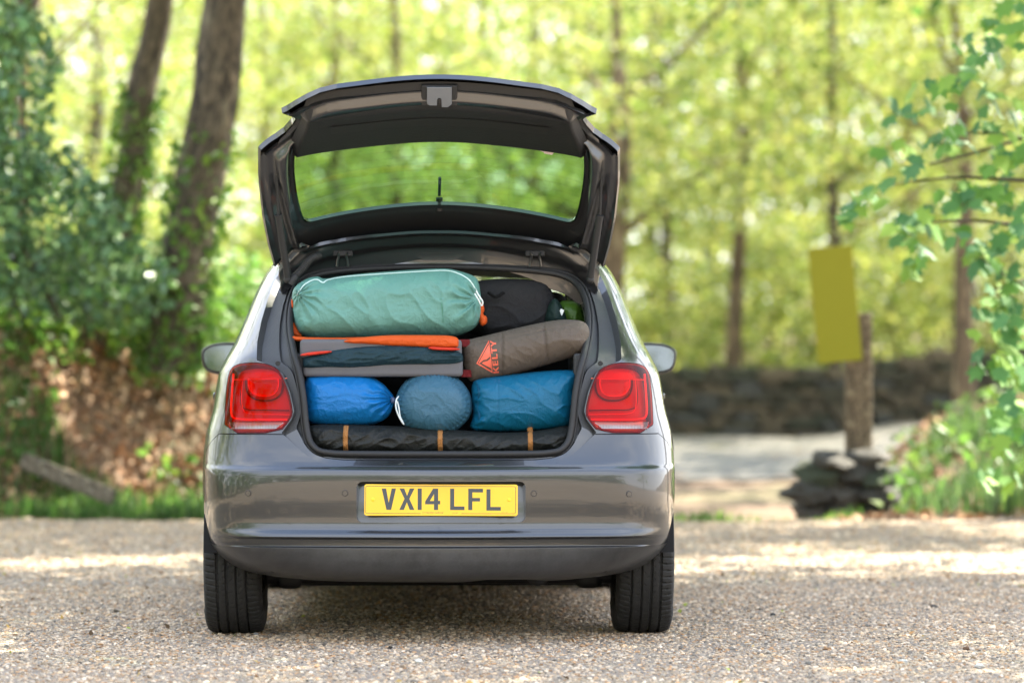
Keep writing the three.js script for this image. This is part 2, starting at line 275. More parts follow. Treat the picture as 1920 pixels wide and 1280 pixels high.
{ // normals point outwards
  let k = 0; for (let j = 0; j < hull.p.length; j += 3) if (Math.abs(hull.p[j + 1] - 0.6) < 0.01 && hull.p[j + 2] > -0.05) { k = j; break; }
  if (hull.n[k + 2] < 0) { hull.n = hull.n.map((q) => -q); for (let j = 0; j < hull.i.length; j += 3) { const q = hull.i[j]; hull.i[j] = hull.i[j + 1]; hull.i[j + 1] = q; } }
}
const shifted = (M, off) => ({ p: M.p.map((q, k) => q + M.n[k] * off), n: M.n, i: M.i });
function patch(x0, x1, y0, y1, nx, ny, off = () => 0) {            // a fine sheet that follows the tail at a depth
  const p = [], n = [], i = [];
  for (let b = 0; b <= ny; b++) for (let a = 0; a <= nx; a++) { const x = lerp(x0, x1, a / nx), y = lerp(y0, y1, b / ny), m = nRear(x, y), o = off(x, y); p.push(x + m.x * o, y + m.y * o, zRear(x, y) + m.z * o); }
  for (let b = 0; b < ny; b++) for (let a = 0; a < nx; a++) { const k = b * (nx + 1) + a; i.push(k, k + 1, k + nx + 2, k, k + nx + 2, k + nx + 1); }
  const g = new THREE.BufferGeometry(); g.setAttribute('position', new THREE.Float32BufferAttribute(p, 3)); g.setIndex(i); g.computeVertexNormals();
  return { p, n: Array.from(g.attributes.normal.array), i };
}
function polyPatch(poly, off = () => 0, step = 0.006) { const xs = poly.map((q) => q[0]), ys = poly.map((q) => q[1]), x0 = Math.min(...xs) - 0.005, x1 = Math.max(...xs) + 0.005, y0 = Math.min(...ys) - 0.005, y1 = Math.max(...ys) + 0.005, s = sdPoly(poly); return clip(patch(x0, x1, y0, y1, Math.ceil((x1 - x0) / step), Math.ceil((y1 - y0) / step), off), (x, y) => s(x, y)); }

// outlines on the tail, taken as half widths and heights
const outlineO1 = mirrored(half([[0, 873], [100, 873], [190, 872], [222, 867], [246, 855], [268, 837], [284, 821], [296, 812], [277, 786], [272, 770], [280, 735], [294, 700], [309, 687], [326, 681], [342, 675], [341, 640], [333, 600], [321, 560], [306, 522], [290, 500], [262, 486], [200, 479], [100, 475], [0, 474]]));
const O1 = sdPoly(outlineO1);
const seal2 = [[0, 851], [100, 851], [205, 850], [230, 844], [243, 829], [250, 795], [254, 745], [261, 702], [272, 662], [280, 620], [279, 582], [271, 552], [258, 531], [238, 518], [200, 509], [100, 502], [0, 500]];
const lampHalf = half([[402, 811], [300, 811], [277, 783], [275, 768], [283, 733], [297, 698], [312, 686], [334, 680.5], [362, 680.5], [380, 684], [391, 692], [396, 710], [400, 750]]);
const lampPoly = smoothPoly(lampHalf, 1), lampSd = sdPoly(lampPoly);
const plateBox = roundRect(at(668, 0, 0).x, at(0, 980, 0).y, at(986, 0, 0).x, at(0, 903, 0).y, 0.02), plateSd = sdPoly(plateBox);
const lampY = lampHalf[0][1] - 0.002;
const arch = (zc) => (x, y, z) => Math.hypot(z - zc, y - 0.305) - 0.345;
const REARZ = -0.7, FRONTZ = -3.17;
const bumperLine = (z) => lampY - 0.003 - 0.55 * Math.max(0, -0.27 - z);

const car = thing('hatchback_car', 'grey metallic hatchback with its tailgate raised and boot packed with camping gear', 'car');
const shellBase = clips(hull, (x, y, z) => (z > -1 ? -O1(x, y) : 1), arch(REARZ), arch(FRONTZ));
const rearOnly = (x, y, z) => z + 0.62;
const isBumper = (x, y, z) => bumperLine(z) - y;
let low = clips(shellBase, rearOnly, isBumper, (x, y, z) => 0.2 + z * 0 - 0 + (y - 0.2) * 1e3);
const bumper = mesh('rear_bumper', geo(edged(clips(low, (x, y) => y - 0.338, (x, y, z) => (z > -0.3 ? -plateSd(x, y) : 1)), 0.045)), MAT.paint, car);
mesh('bumper_skirt', geo(edged(clips(low, (x, y) => 0.3375 - y, (x, y, z) => y - 0.214 - 0.012 * smoothstep(Math.abs(x - 0.23), 0.16, 0.06)), 0.02)), MAT.paintLow, car).userData.label = 'dusty lower lip of the rear bumper';
{ // recess of the number plate, parking sensors
  mesh('plate_recess', geo(polyPatch(roundRect(at(664, 0, 0).x, at(0, 983, 0).y, at(990, 0, 0).x, at(0, 900, 0).y, 0.02), (x, y) => -0.014 - 0.03 * clamp((y - at(0, 983, 0).y) / 0.15, 0, 1), 0.01)), MAT.paint, bumper);
  for (const [px, py] of [[466, 924], [647, 924], [1001, 925], [1180, 926]]) {
    const q = onRear(px, py), n = nRear(q[0], q[1]), g = new THREE.CylinderGeometry(0.0085, 0.0085, 0.004, 24), ring = new THREE.TorusGeometry(0.0098, 0.0011, 8, 28), R = new THREE.Quaternion().setFromUnitVectors(V(0, 1, 0), n), R2 = new THREE.Quaternion().setFromUnitVectors(V(0, 0, 1), n);
    g.applyQuaternion(R); g.translate(q[0] + n.x * 0.0005, q[1] + n.y * 0.0005, q[2] + n.z * 0.0005); ring.applyQuaternion(R2); ring.translate(q[0] + n.x * 0.001, q[1] + n.y * 0.001, q[2] + n.z * 0.001);
    const s = mesh('parking_sensor', g, MAT.paint, bumper); mesh('sensor_ring', ring, MAT.paintLow, bumper);
  }
}
// side windows, windscreen, doors
const winRear = sdPoly(smoothPoly([[-1.5, 0.965], [-1.5, 1.315], [-1.2, 1.31], [-0.95, 1.24], [-0.78, 1.08], [-0.74, 0.99], [-0.8, 0.965]], 1));
const winFront = sdPoly(smoothPoly([[-1.58, 0.965], [-1.58, 1.32], [-1.95, 1.32], [-2.3, 1.17], [-2.6, 1.0], [-2.6, 0.965]], 1));
const screenSd = sdPoly(smoothPoly(mirrored([[0, 0.965], [0.62, 0.97], [0.585, 1.15], [0.5, 1.335], [0, 1.36]]), 1));
const doorRear = sdPoly(smoothPoly([[-1.535, 0.3], [-1.535, 1.355], [-1.15, 1.35], [-0.88, 1.25], [-0.69, 1.03], [-0.72, 0.9], [-0.98, 0.72], [-1.08, 0.5], [-1.1, 0.3]], 1));
const doorFront = sdPoly(smoothPoly([[-1.545, 0.3], [-1.545, 1.36], [-1.98, 1.36], [-2.34, 1.21], [-2.68, 0.99], [-2.7, 0.6], [-2.62, 0.3]], 1));
const side = (sd, s) => (x, y, z) => (Math.abs(x) > 0.3 && z > -2.75 && z < -0.6 && Math.sign(x) === s ? sd(z, y) : -1);
const notSide = (sd) => (x, y, z) => (Math.abs(x) > 0.3 && z > -2.75 && z < -0.6 ? -sd(z, y) : 1);
const inScreen = (x, y, z) => (z < -2 ? screenSd(x, y) : -1);
const upper = clips(shellBase, (x, y, z) => (z > -0.62 ? y - bumperLine(z) - 0.003 : y > 0.215 ? 1 : -1), (x, y, z) => (z > -0.8 ? -lampSd(Math.abs(x), y) - 0.002 : 1), notSide(doorRear), notSide(doorFront), (x, y, z) => -inScreen(x, y, z));
mesh('body_shell', geo(edged(upper, 0.018)), MAT.paint, car);
for (const s of [1, -1]) {
  for (const [dsd, wsd, z] of [[doorRear, winRear, -1.42], [doorFront, winFront, -2.45]]) {
    const d = mesh('door', geo(edged(clips(shellBase, side((a, b) => dsd(a, b) - 0.004, s), notSide(wsd)), 0.018)), MAT.paint, car);
    mesh('window_pane', geo(shifted(clips(shellBase, side(wsd, s)), -0.006)), MAT.sideTint, d);
  }
  for (const z of [-1.28, -2.2]) { const h = box(0, 0, 0, 0.03, 0.032, 0.2, 0.012); h.translate(s * (fW(0.84) + 0.022), 0.845, z); mesh('door_handle', h, MAT.paint, car); }
}
mesh('windscreen', geo(shifted(clips(hull, inScreen), -0.004)), MAT.clear, car);

// frame of the boot opening, its rubber seal, carpet and inner trim
function ringAt(poly, n = 420, cx = 0, cy = 0.95) {                // outline sampled by angle round a middle
  const out = [];
  for (let k = 0; k < n; k++) {
    const a = k / n * Math.PI * 2 - Math.PI / 2, dx = Math.cos(a), dy = Math.sin(a); let best = 0;
    for (let i = 0, j = poly.length - 1; i < poly.length; j = i++) { const ex = poly[j][0] - poly[i][0], ey = poly[j][1] - poly[i][1], den = dx * ey - dy * ex; if (Math.abs(den) < 1e-9) continue; const wx = poly[i][0] - cx, wy = poly[i][1] - cy, t = (wx * ey - wy * ex) / den, u = (wx * dy - wy * dx) / den; if (t > best && u >= -1e-6 && u <= 1 + 1e-6) best = t; }
    out.push([cx + dx * best, cy + dy * best]);
  }
  return out;
}
const sealDepth = (y) => zRear(0, y) - 0.075 - 0.03 * smoothstep(y, 0.8, 1.1);
const sealPoly = smoothPoly(mirrored(seal2.map(([dx, py]) => { let q = at(CAM.cx + dx, py, -0.15); for (let k = 0; k < 8; k++) q = at(CAM.cx + dx, py, sealDepth(clamp(q.y, 0.6, 1.36))); return [q.x, q.y]; })), 1);
const r1 = ringAt(outlineO1).map(([x, y]) => V(x, y, zRear(x, y))), r2 = ringAt(sealPoly).map(([x, y]) => V(x, y, sealDepth(y)));
const r1b = r1.map((q, k) => { const n = nRear(q.x, q.y); return q.clone().addScaledVector(n, -0.022).lerp(r2[k], 0.06); });
const r1c = r1b.map((q, k) => q.clone().lerp(r2[k], 0.55).add(V(0, 0, 0.006)));
const r1d = r1.map((q, k) => r1c[k].clone().lerp(r2[k], 0.12).add(V(0, 0, -0.016)));
const loft = (rings, pick) => { const n = rings[0].length, p = [], i = []; rings.forEach((r) => r.forEach((q) => p.push(q.x, q.y, q.z))); for (let b = 0; b < rings.length - 1; b++) for (let a = 0; a < n; a++) { if (pick && !pick(rings[b][a])) continue; const c = (a + 1) % n; i.push(b * n + a, b * n + c, (b + 1) * n + c, b * n + a, (b + 1) * n + c, (b + 1) * n + a); } const g = new THREE.BufferGeometry(); g.setAttribute('position', new THREE.Float32BufferAttribute(p, 3)); g.setIndex(i); return toCreasedNormals(g, 0.6); };
const uvPlain = (g) => { const p = g.attributes.position, uv = new Float32Array(p.count * 2); for (let k = 0; k < p.count; k++) { uv[2 * k] = p.getX(k) + p.getZ(k); uv[2 * k + 1] = p.getY(k); } g.setAttribute('uv', new THREE.BufferAttribute(uv, 2)); return g; };
const lowEdge = lampY - 0.004;
const frameLow = mesh('boot_sill', uvPlain(loft([r1, r1b, r1c, r1d, r2], (q) => q.y < lowEdge)), MAT.paint, car);
for (const s of [1, -1]) mesh('boot_side_trim_shaded_frame', uvPlain(loft([r1, r1b, r1c, r1d, r2], (q) => q.y >= lowEdge && q.y < 1.22 && q.x * s > 0)), MAT.trimSoft, car).userData.label = 'charcoal trim beside a tail lamp, with body frame above coloured dark for shade';  // frame above the lamp is body paint, its shade put in as dark plastic
mesh('boot_frame', uvPlain(loft([r1, r1b, r1c, r1d, r2], (q) => q.y >= 1.22)), MAT.paint, car);
const sealLine = r2.filter((_, k) => k % 5 === 0);
mesh('boot_seal', tube(sealLine.map((q) => q.clone().add(V(0, 0, 0.008))), 0.0115, 10, 260, true), MAT.rubber, car).userData.label = 'black rubber seal around the boot opening';
mesh('seal_lip', tube(sealLine.map((q) => V(q.x * 1.028, 0.95 + (q.y - 0.95) * 1.03, q.z + 0.002)), 0.005, 8, 260, true), MAT.rubber, car);
for (const s of [1, -1]) { for (const [px, py] of [[521, 681]]) { const q = at(CAM.cx + s * (CAM.cx - px), py, -0.2); const g = new THREE.CylinderGeometry(0.008, 0.009, 0.006, 18); g.rotateX(Math.PI / 2); g.translate(q.x, q.y, q.z + 0.005); mesh('trim_clip', g, MAT.trim, car); } }
{
  const inner = r2.map((q) => V(q.x * 1.04, q.y, q.z - 0.02)), deep = r2.map((q) => V(q.x * 1.06, q.y, -0.95));
  mesh('boot_carpet', uvPlain(loft([r2, inner, deep], (q) => q.y < 0.98)), MAT.felt, car);
  const ledge = []; for (const s of [1, -1]) { const a = at(CAM.cx - s * 272, 662, -0.25); ledge.push(box(a.x + s * 0.012, a.y - 0.06, -0.5, 0.05, 0.12, 0.5, 0.01)); }
  ledge.forEach((g) => mesh('parcel_shelf_support', g, MAT.trimSoft, car));
  mesh('boot_floor', box(0, 0.585, -0.55, 1.05, 0.02, 0.85, 0.004), MAT.felt, car);
  const seat = mesh('rear_seat', box(0, 0.83, -1.05, 1.2, 0.52, 0.14, 0.06), MAT.felt, car);
  for (const x of [-0.4, 0.4]) mesh('headrest', box(x, 1.13, -1.07, 0.26, 0.14, 0.1, 0.04), MAT.felt, seat);
  for (const x of [-0.37, 0.37]) { const fs = mesh('front_seat', box(x, 0.78, -1.75, 0.48, 0.62, 0.14, 0.06), MAT.felt, car); mesh('headrest', box(x, 1.17, -1.74, 0.26, 0.16, 0.1, 0.045), MAT.felt, fs); }
  mesh('dashboard', box(0, 0.8, -2.75, 1.35, 0.26, 0.45, 0.08), MAT.trim, car);
  const inside = shifted(clips(hull, (x, y, z) => (z > -0.95 ? -O1(x, y) - 0.015 : 1), (x, y) => y - 0.55, (x, y, z) => z + 2.95, notSide(winRear), notSide(winFront), (x, y, z) => -inScreen(x, y, z)), -0.03);
  mesh('headlining', geo(clip(inside, (x, y) => y - 1.2)), MAT.liner, car);
  mesh('cabin_trim', geo(clip(inside, (x, y) => 1.2 - y)), MAT.trim, car);
  // loop of a coat hook near the far window
  mesh('coat_hook', tube([at(1071, 545, -0.62), at(1063, 549, -0.62), at(1061, 560, -0.62), at(1068, 566, -0.62), at(1074, 556, -0.62)], 0.004, 8), MAT.trim, car);
}
// underbody, exhaust, axle
{
  mesh('floor_pan', box(0, 0.2, -2.3, 1.2, 0.1, 2.7, 0.03), MAT.rubber, car); mesh('rear_tray', box(0, 0.262, -0.27, 1.16, 0.03, 0.24, 0.01), MAT.rubber, car); mesh('front_dam', box(0, 0.17, -3.66, 1.3, 0.14, 0.03, 0.01), MAT.rubber, car); for (const s of [-1, 1]) mesh('sill_flange', box(s * 0.66, 0.17, -1.95, 0.03, 0.1, 1.75, 0.01), MAT.rubber, car);
  const eg = new THREE.CapsuleGeometry(0.045, 0.26, 6, 18); eg.rotateX(Math.PI / 2); eg.translate(at(1007, 0, -0.45).x, 0.232, -0.5); mesh('exhaust_silencer', eg, MAT.trim, car);
  mesh('rear_axle', rod(V(-0.62, 0.21, -0.74), V(0.62, 0.21, -0.74), 0.04), MAT.rubber, car);
  for (const s of [1, -1]) { mesh('trailing_arm', box(s * 0.54, 0.2, -0.95, 0.1, 0.09, 0.5, 0.03), MAT.rubber, car); const liner = new THREE.CylinderGeometry(0.355, 0.355, 0.24, 40, 1, true, 0, Math.PI); liner.rotateZ(Math.PI / 2); liner.translate(s * 0.7, 0.305, REARZ); mesh('arch_liner', liner, MAT.felt, car); mesh('arch_wall', box(s * 0.57, 0.42, REARZ, 0.012, 0.36, 0.66), MAT.felt, car); }
}
// wheels
{
  const R = 0.297, HW = 0.1, prof = [];
  prof.push([-0.085, 0.19], [-0.098, 0.205], [-0.103, 0.23], [-0.101, 0.262], [-0.094, 0.281]);
  const grooves = [-0.052, -0.019, 0.016, 0.05];
  for (let x = -0.088; x <= 0.0881; x += 0.0022) { const sh = R - 0.012 * (Math.abs(x) / 0.088) ** 3.2, gv = Math.min(...grooves.map((g) => Math.abs(x - g))); prof.push([x, gv < 0.0036 ? sh - 0.0075 : sh]); }
  prof.push([0.094, 0.281], [0.101, 0.262], [0.103, 0.23], [0.098, 0.205], [0.085, 0.19]);
  const NA = 600, NP = prof.length - 1;
  const tyre = gridMesh(NA, NP, (u, v) => {
    const k = Math.round(v * NP), [x, r0] = prof[k], a = u * Math.PI * 2; let r = r0;
    if (r0 > 0.28) { const ax = Math.abs(x), pitch = 78, ph = (u * pitch + (ax > 0.056 ? 0.1 * Math.sin(x * 40) : x * 26)) % 1, f = (ph + 2) % 1; if (ax > 0.056 ? f < 0.17 : (ax > 0.022 ? f < 0.13 && Math.abs(((x * 1000) % 33)) > 9 : f < 0.1 && (Math.floor(u * pitch) % 2))) r -= ax > 0.056 ? 0.0055 : 0.004; }
    let y = r * Math.cos(a); const z = r * Math.sin(a); if (y < -0.289) y = -0.289 + (y + 0.289) * 0.2;
    return [x * (y < -0.2 && r0 < 0.29 ? 1.03 : 1), y, z];
  }, true);
  { const p = tyre.attributes.position, uv = tyre.attributes.uv; for (let k = 0; k < p.count; k++) uv.setXY(k, uv.getX(k) * 4, p.getX(k) * 3); }
  const rimG = new THREE.LatheGeometry([[0.03, -0.02], [0.09, -0.005], [0.17, -0.03], [0.185, -0.075], [0.195, -0.09], [0.195, 0.09], [0.185, 0.075], [0.175, 0.02]].map(([a, b]) => new THREE.Vector2(a, b)), 48); rimG.rotateZ(Math.PI / 2);
  for (const [s, z] of [[-1, REARZ], [1, REARZ], [-1, FRONTZ], [1, FRONTZ]]) { const t = mesh('wheel', tyre, MAT.tyre, car); t.position.set(s * 0.728, 0.292, z); if (s > 0) t.rotation.y = Math.PI; mesh('rim', rimG, MAT.steel, t); }
}
// door mirrors
for (const s of [-1, 1]) {
  const Z = -2.32, o = smoothPoly([[456, 645], [440, 641], [400, 643], [379, 653], [376.5, 668], [382, 693], [400, 701], [434, 705], [450, 692], [458, 662]].map(([px, py]) => { const q = at(px, py, Z); return [s > 0 ? -q.x : q.x, q.y]; }), 2);
  const sh = new THREE.Shape(o.map((q) => new THREE.Vector2(...q))), hg = new THREE.ExtrudeGeometry(sh, { depth: 0.08, bevelEnabled: true, bevelThickness: 0.03, bevelSize: 0.006, bevelOffset: -0.006, bevelSegments: 5 });
  hg.translate(0, 0, Z - 0.1); const m = mesh('door_mirror', hg, MAT.black, car);
  const c = o.reduce((a, q) => [a[0] + q[0] / o.length, a[1] + q[1] / o.length], [0, 0]), gs = new THREE.Shape(o.map((q) => new THREE.Vector2(c[0] + (q[0] - c[0]) * 0.86, c[1] + (q[1] - c[1]) * 0.8)));
  const gg = new THREE.ShapeGeometry(gs); gg.translate(-c[0], -c[1], 0); gg.rotateY(s > 0 ? 0.05 : -0.13); gg.rotateX(-0.03); gg.translate(c[0], c[1], Z + 0.022); mesh('mirror_glass', gg, MAT.mirror, m);
  mesh('mirror_arm', rod(V(s * 0.74, 0.93, Z - 0.06), V(s * 0.8, 0.95, Z - 0.05), 0.03, 0.022), MAT.black, m);
}
// tail lamps
{
  const redLens = std(0.9, 0.06, 0.018, 0.0, { transmission: 1, ior: 1.45, specularIntensity: 0.4, name: 'red lens' });
  const wLens = std(0.95, 0.93, 0.92, 0.0, { transmission: 1, ior: 1.5, name: 'clear lens' });
  const redIn = std(0.44, 0.022, 0.01, 0.3, { name: 'red reflector' }), orange = std(0.6, 0.2, 0.05, 0.3, { metalness: 0.3, bumpMap: speck, bumpScale: 0.002, name: 'amber reflector' }), silver = std(0.4, 0.4, 0.4, 0.35, { metalness: 1, name: 'lamp reflector' }), dark = std(0.08, 0.004, 0.003, 0.3, { name: 'dark red rim' }), rib = std(0.95, 0.2, 0.12, 0.2, { metalness: 0.4, name: 'light guide' });
  const flip = (M, s) => (s > 0 ? M : { p: M.p.map((q, k) => (k % 3 === 0 ? -q : q)), n: M.n.map((q, k) => (k % 3 === 0 ? -q : q)), i: M.i.map((q, k) => M.i[k - (k % 3) + [0, 2, 1][k % 3]]) });
  const L = (dx, py) => onRear(CAM.cx + dx, py);
  const line = (pts, off) => pts.map(([dx, py]) => { const q = L(dx, py), n = nRear(q[0], q[1]); return V(q[0] + n.x * off, q[1] + n.y * off, q[2] + n.z * off); });
  const yStrip = L(330, 791)[1], yStripLow = L(330, 803.5)[1], yMid = L(330, 709)[1];
  const full = polyPatch(lampPoly, () => 0.003, 0.004);
  const stripIn = sdPoly(half([[393, 791], [290, 791], [306, 803.5], [390, 803.5]]));
  const U = [[360, 709], [360, 722], [355, 733], [345, 740], [330, 742], [316, 740], [307, 733], [303, 722], [303, 709]];
  for (const s of [1, -1]) {
    const sx = (g) => { if (s < 0) { g.scale(-1, 1, 1); if (g.index) { const a = g.index.array; for (let k = 0; k < a.length; k += 3) { const q = a[k]; a[k] = a[k + 1]; a[k + 1] = q; } } g.computeVertexNormals(); } return g; };
    const lamp = mesh('tail_lamp', geo(flip(clip(full, (x, y) => -stripIn(x, y)), s)), redLens, car);
    lamp.userData.label = 'red tail lamp with a clear strip along its foot';
    mesh('reversing_lens', geo(flip(clip(full, (x, y) => stripIn(x, y)), s)), wLens, lamp);
    mesh('rim', geo(flip(edged(clip(polyPatch(lampPoly, () => 0.0005, 0.004), (x, y) => 0.0065 - lampSd(x, y)), 0.03), s)), dark, lamp);
    const bowl = (o) => polyPatch(lampPoly, () => o, 0.006);
    mesh('reflector', geo(flip(clips(bowl(-0.022), (x, y) => yMid - y, (x, y) => y - yStrip), s)), redIn, lamp);
    mesh('indicator_reflector', geo(flip(clip(bowl(-0.028), (x, y) => y - yMid), s)), orange, lamp);
    mesh('reversing_reflector', geo(flip(clip(bowl(-0.02), (x, y) => yStrip - y), s)), silver, lamp);
    const uPoly = sdPoly(half(U)); mesh('bulb_bowl', geo(flip(polyPatch(half(U), (x, y) => -0.012 - 0.02 * smoothstep(uPoly(x, y), 0, 0.02), 0.003), s)), orange, lamp);
    mesh('bowl_ring', sx(tube(line(U, -0.008), 0.0022, 8, 60)), rib, lamp);
    mesh('bowl_groove', sx(tube(line([[368, 709], [367, 726], [361, 739], [348, 747], [330, 749.5], [312, 747], [300, 738], [296, 724], [296, 709]], -0.014), 0.0035, 8, 60)), dark, lamp);
    mesh('light_guide', sx(tube(line([[388, 700], [391, 740], [392, 770], [389, 781], [375, 785], [330, 786], [283, 786]], -0.006), 0.0045, 8, 80)), rib, lamp);
    mesh('guide_groove', sx(tube(line([[376, 712], [378, 745], [375, 760], [362, 766], [330, 767], [283, 768]], -0.014), 0.0022, 8, 80)), dark, lamp);
    mesh('guide_groove', sx(tube(line([[374, 712], [375, 750], [370, 769], [356, 774], [330, 775], [281, 776]], -0.012), 0.0016, 8, 80)), rib, lamp);
    mesh('divider', sx(tube(line([[388, 711], [340, 710], [286, 708.5]], -0.006), 0.0016, 6, 30)), rib, lamp);
    mesh('strip_trim', sx(tube(line([[393, 791], [390, 803], [306, 803], [291, 791]], -0.001), 0.0016, 6, 40)), silver, lamp);
    const ribs = []; for (let dx = 303; dx < 390; dx += 3) { const q = line([[dx, 792], [dx, 802.5]], -0.014); ribs.push(rod(q[0], q[1], 0.0016, 0.0016, 6)); } mesh('reflector_ribs', sx(mergeGeometries(ribs)), silver, lamp);
  }
}
// number plate
{
  const W = 1040, H = 222, c = document.createElement('canvas'); c.width = W; c.height = H; const x = c.getContext('2d');
  x.fillStyle = '#edb900'; x.fillRect(0, 0, W, H);
  const r = rngOf(5); for (let k = 0; k < 900; k++) { x.fillStyle = `rgba(70,55,0,${0.03 + 0.1 * r()})`; x.fillRect(r() * W, r() * H, 1 + 2 * r(), 1 + 2 * r()); }
  x.strokeStyle = '#1c1d1e'; x.lineWidth = 3; x.beginPath(); x.roundRect(9, 14, W - 24, H - 30, 12); x.stroke();
  x.fillStyle = '#edb900'; x.fillRect(383, 192, 275, 22);
  x.fillStyle = '#1d2328'; x.font = 'italic 16px sans-serif'; x.fillText('ST FAGANS GARAGE', 392, 206); x.font = '11px sans-serif'; x.fillText('CF5 6DY', 595, 206); x.font = '8px sans-serif'; x.fillText('BS AU 145d', 930, 200);
  x.lineWidth = 27; x.lineCap = 'butt'; x.lineJoin = 'miter'; x.strokeStyle = '#20272e'; x.fillStyle = '#20272e';
  const T = 30, B = 181, poly = (q) => { x.beginPath(); q.forEach(([a, b], k) => (k ? x.lineTo(a, b) : x.moveTo(a, b))); x.closePath(); x.fill(); };
  const rect = (a, b, w, h) => x.fillRect(a, b, w, h);
  poly([[117, T], [147, T], [165, 132], [185, T], [214, T], [182, B], [150, B]]);
  poly([[238, T], [270, T], [289, 82], [308, T], [339, T], [305, 103], [340, B], [308, B], [288, 127], [268, B], [237, B], [272, 103]]);
  rect(361, T, 28, B - T);
  poly([[478, T], [500, T], [500, 116], [514, 116], [514, 141], [500, 141], [500, B], [472, B], [472, 141], [412, 141], [412, 121], [466, T]]); x.fillStyle = '#edb900'; poly([[472, 68], [472, 117], [444, 117]]); x.fillStyle = '#20272e';
  rect(581, T, 28, B - T); rect(581, B - 26, 98, 26);
  rect(704, T, 28, B - T); rect(704, T, 100, 26); rect(704, 95, 80, 25);
  rect(827, T + 3, 28, B - T); rect(827, B - 23, 98, 26);
  const t = new THREE.CanvasTexture(c); t.colorSpace = THREE.SRGBColorSpace; t.magFilter = THREE.LinearFilter;
  const a = at(683, 967, -0.008), b = at(971, 908, -0.008), w = b.x - a.x, h = b.y - a.y, sh = new THREE.Shape(roundRect(-w / 2, -h / 2, w / 2, h / 2, 0.008).map((q) => new THREE.Vector2(...q)));
  const pg = new THREE.ExtrudeGeometry(sh, { depth: 0.003, bevelEnabled: true, bevelThickness: 0.0008, bevelSize: 0.0008, bevelOffset: -0.0008, bevelSegments: 2 });
  { const p = pg.attributes.position, uv = pg.attributes.uv; for (let k = 0; k < p.count; k++) uv.setXY(k, p.getX(k) / w + 0.5, p.getY(k) / h + 0.5); }
  const plate = mesh('number_plate', pg, std(1, 1, 1, 0.32, { map: t, clearcoat: 0.5, clearcoatRoughness: 0.2, name: 'number plate' }), car);
  plate.position.set((a.x + b.x) / 2, (a.y + b.y) / 2, -0.021); plate.rotation.z = -0.004; plate.rotation.x = -0.1; plate.userData.label = 'yellow number plate with dark letters';
  for (const s of [-1, 1]) { const g = new THREE.SphereGeometry(0.0065, 16, 8, 0, 6.3, 0, 1.3); g.rotateX(Math.PI / 2); g.scale(1, 1, 0.6); g.translate(s * 0.231, 0.002, 0.003); mesh('plate_screw', g, std(0.85, 0.62, 0.02, 0.35), plate); }
}
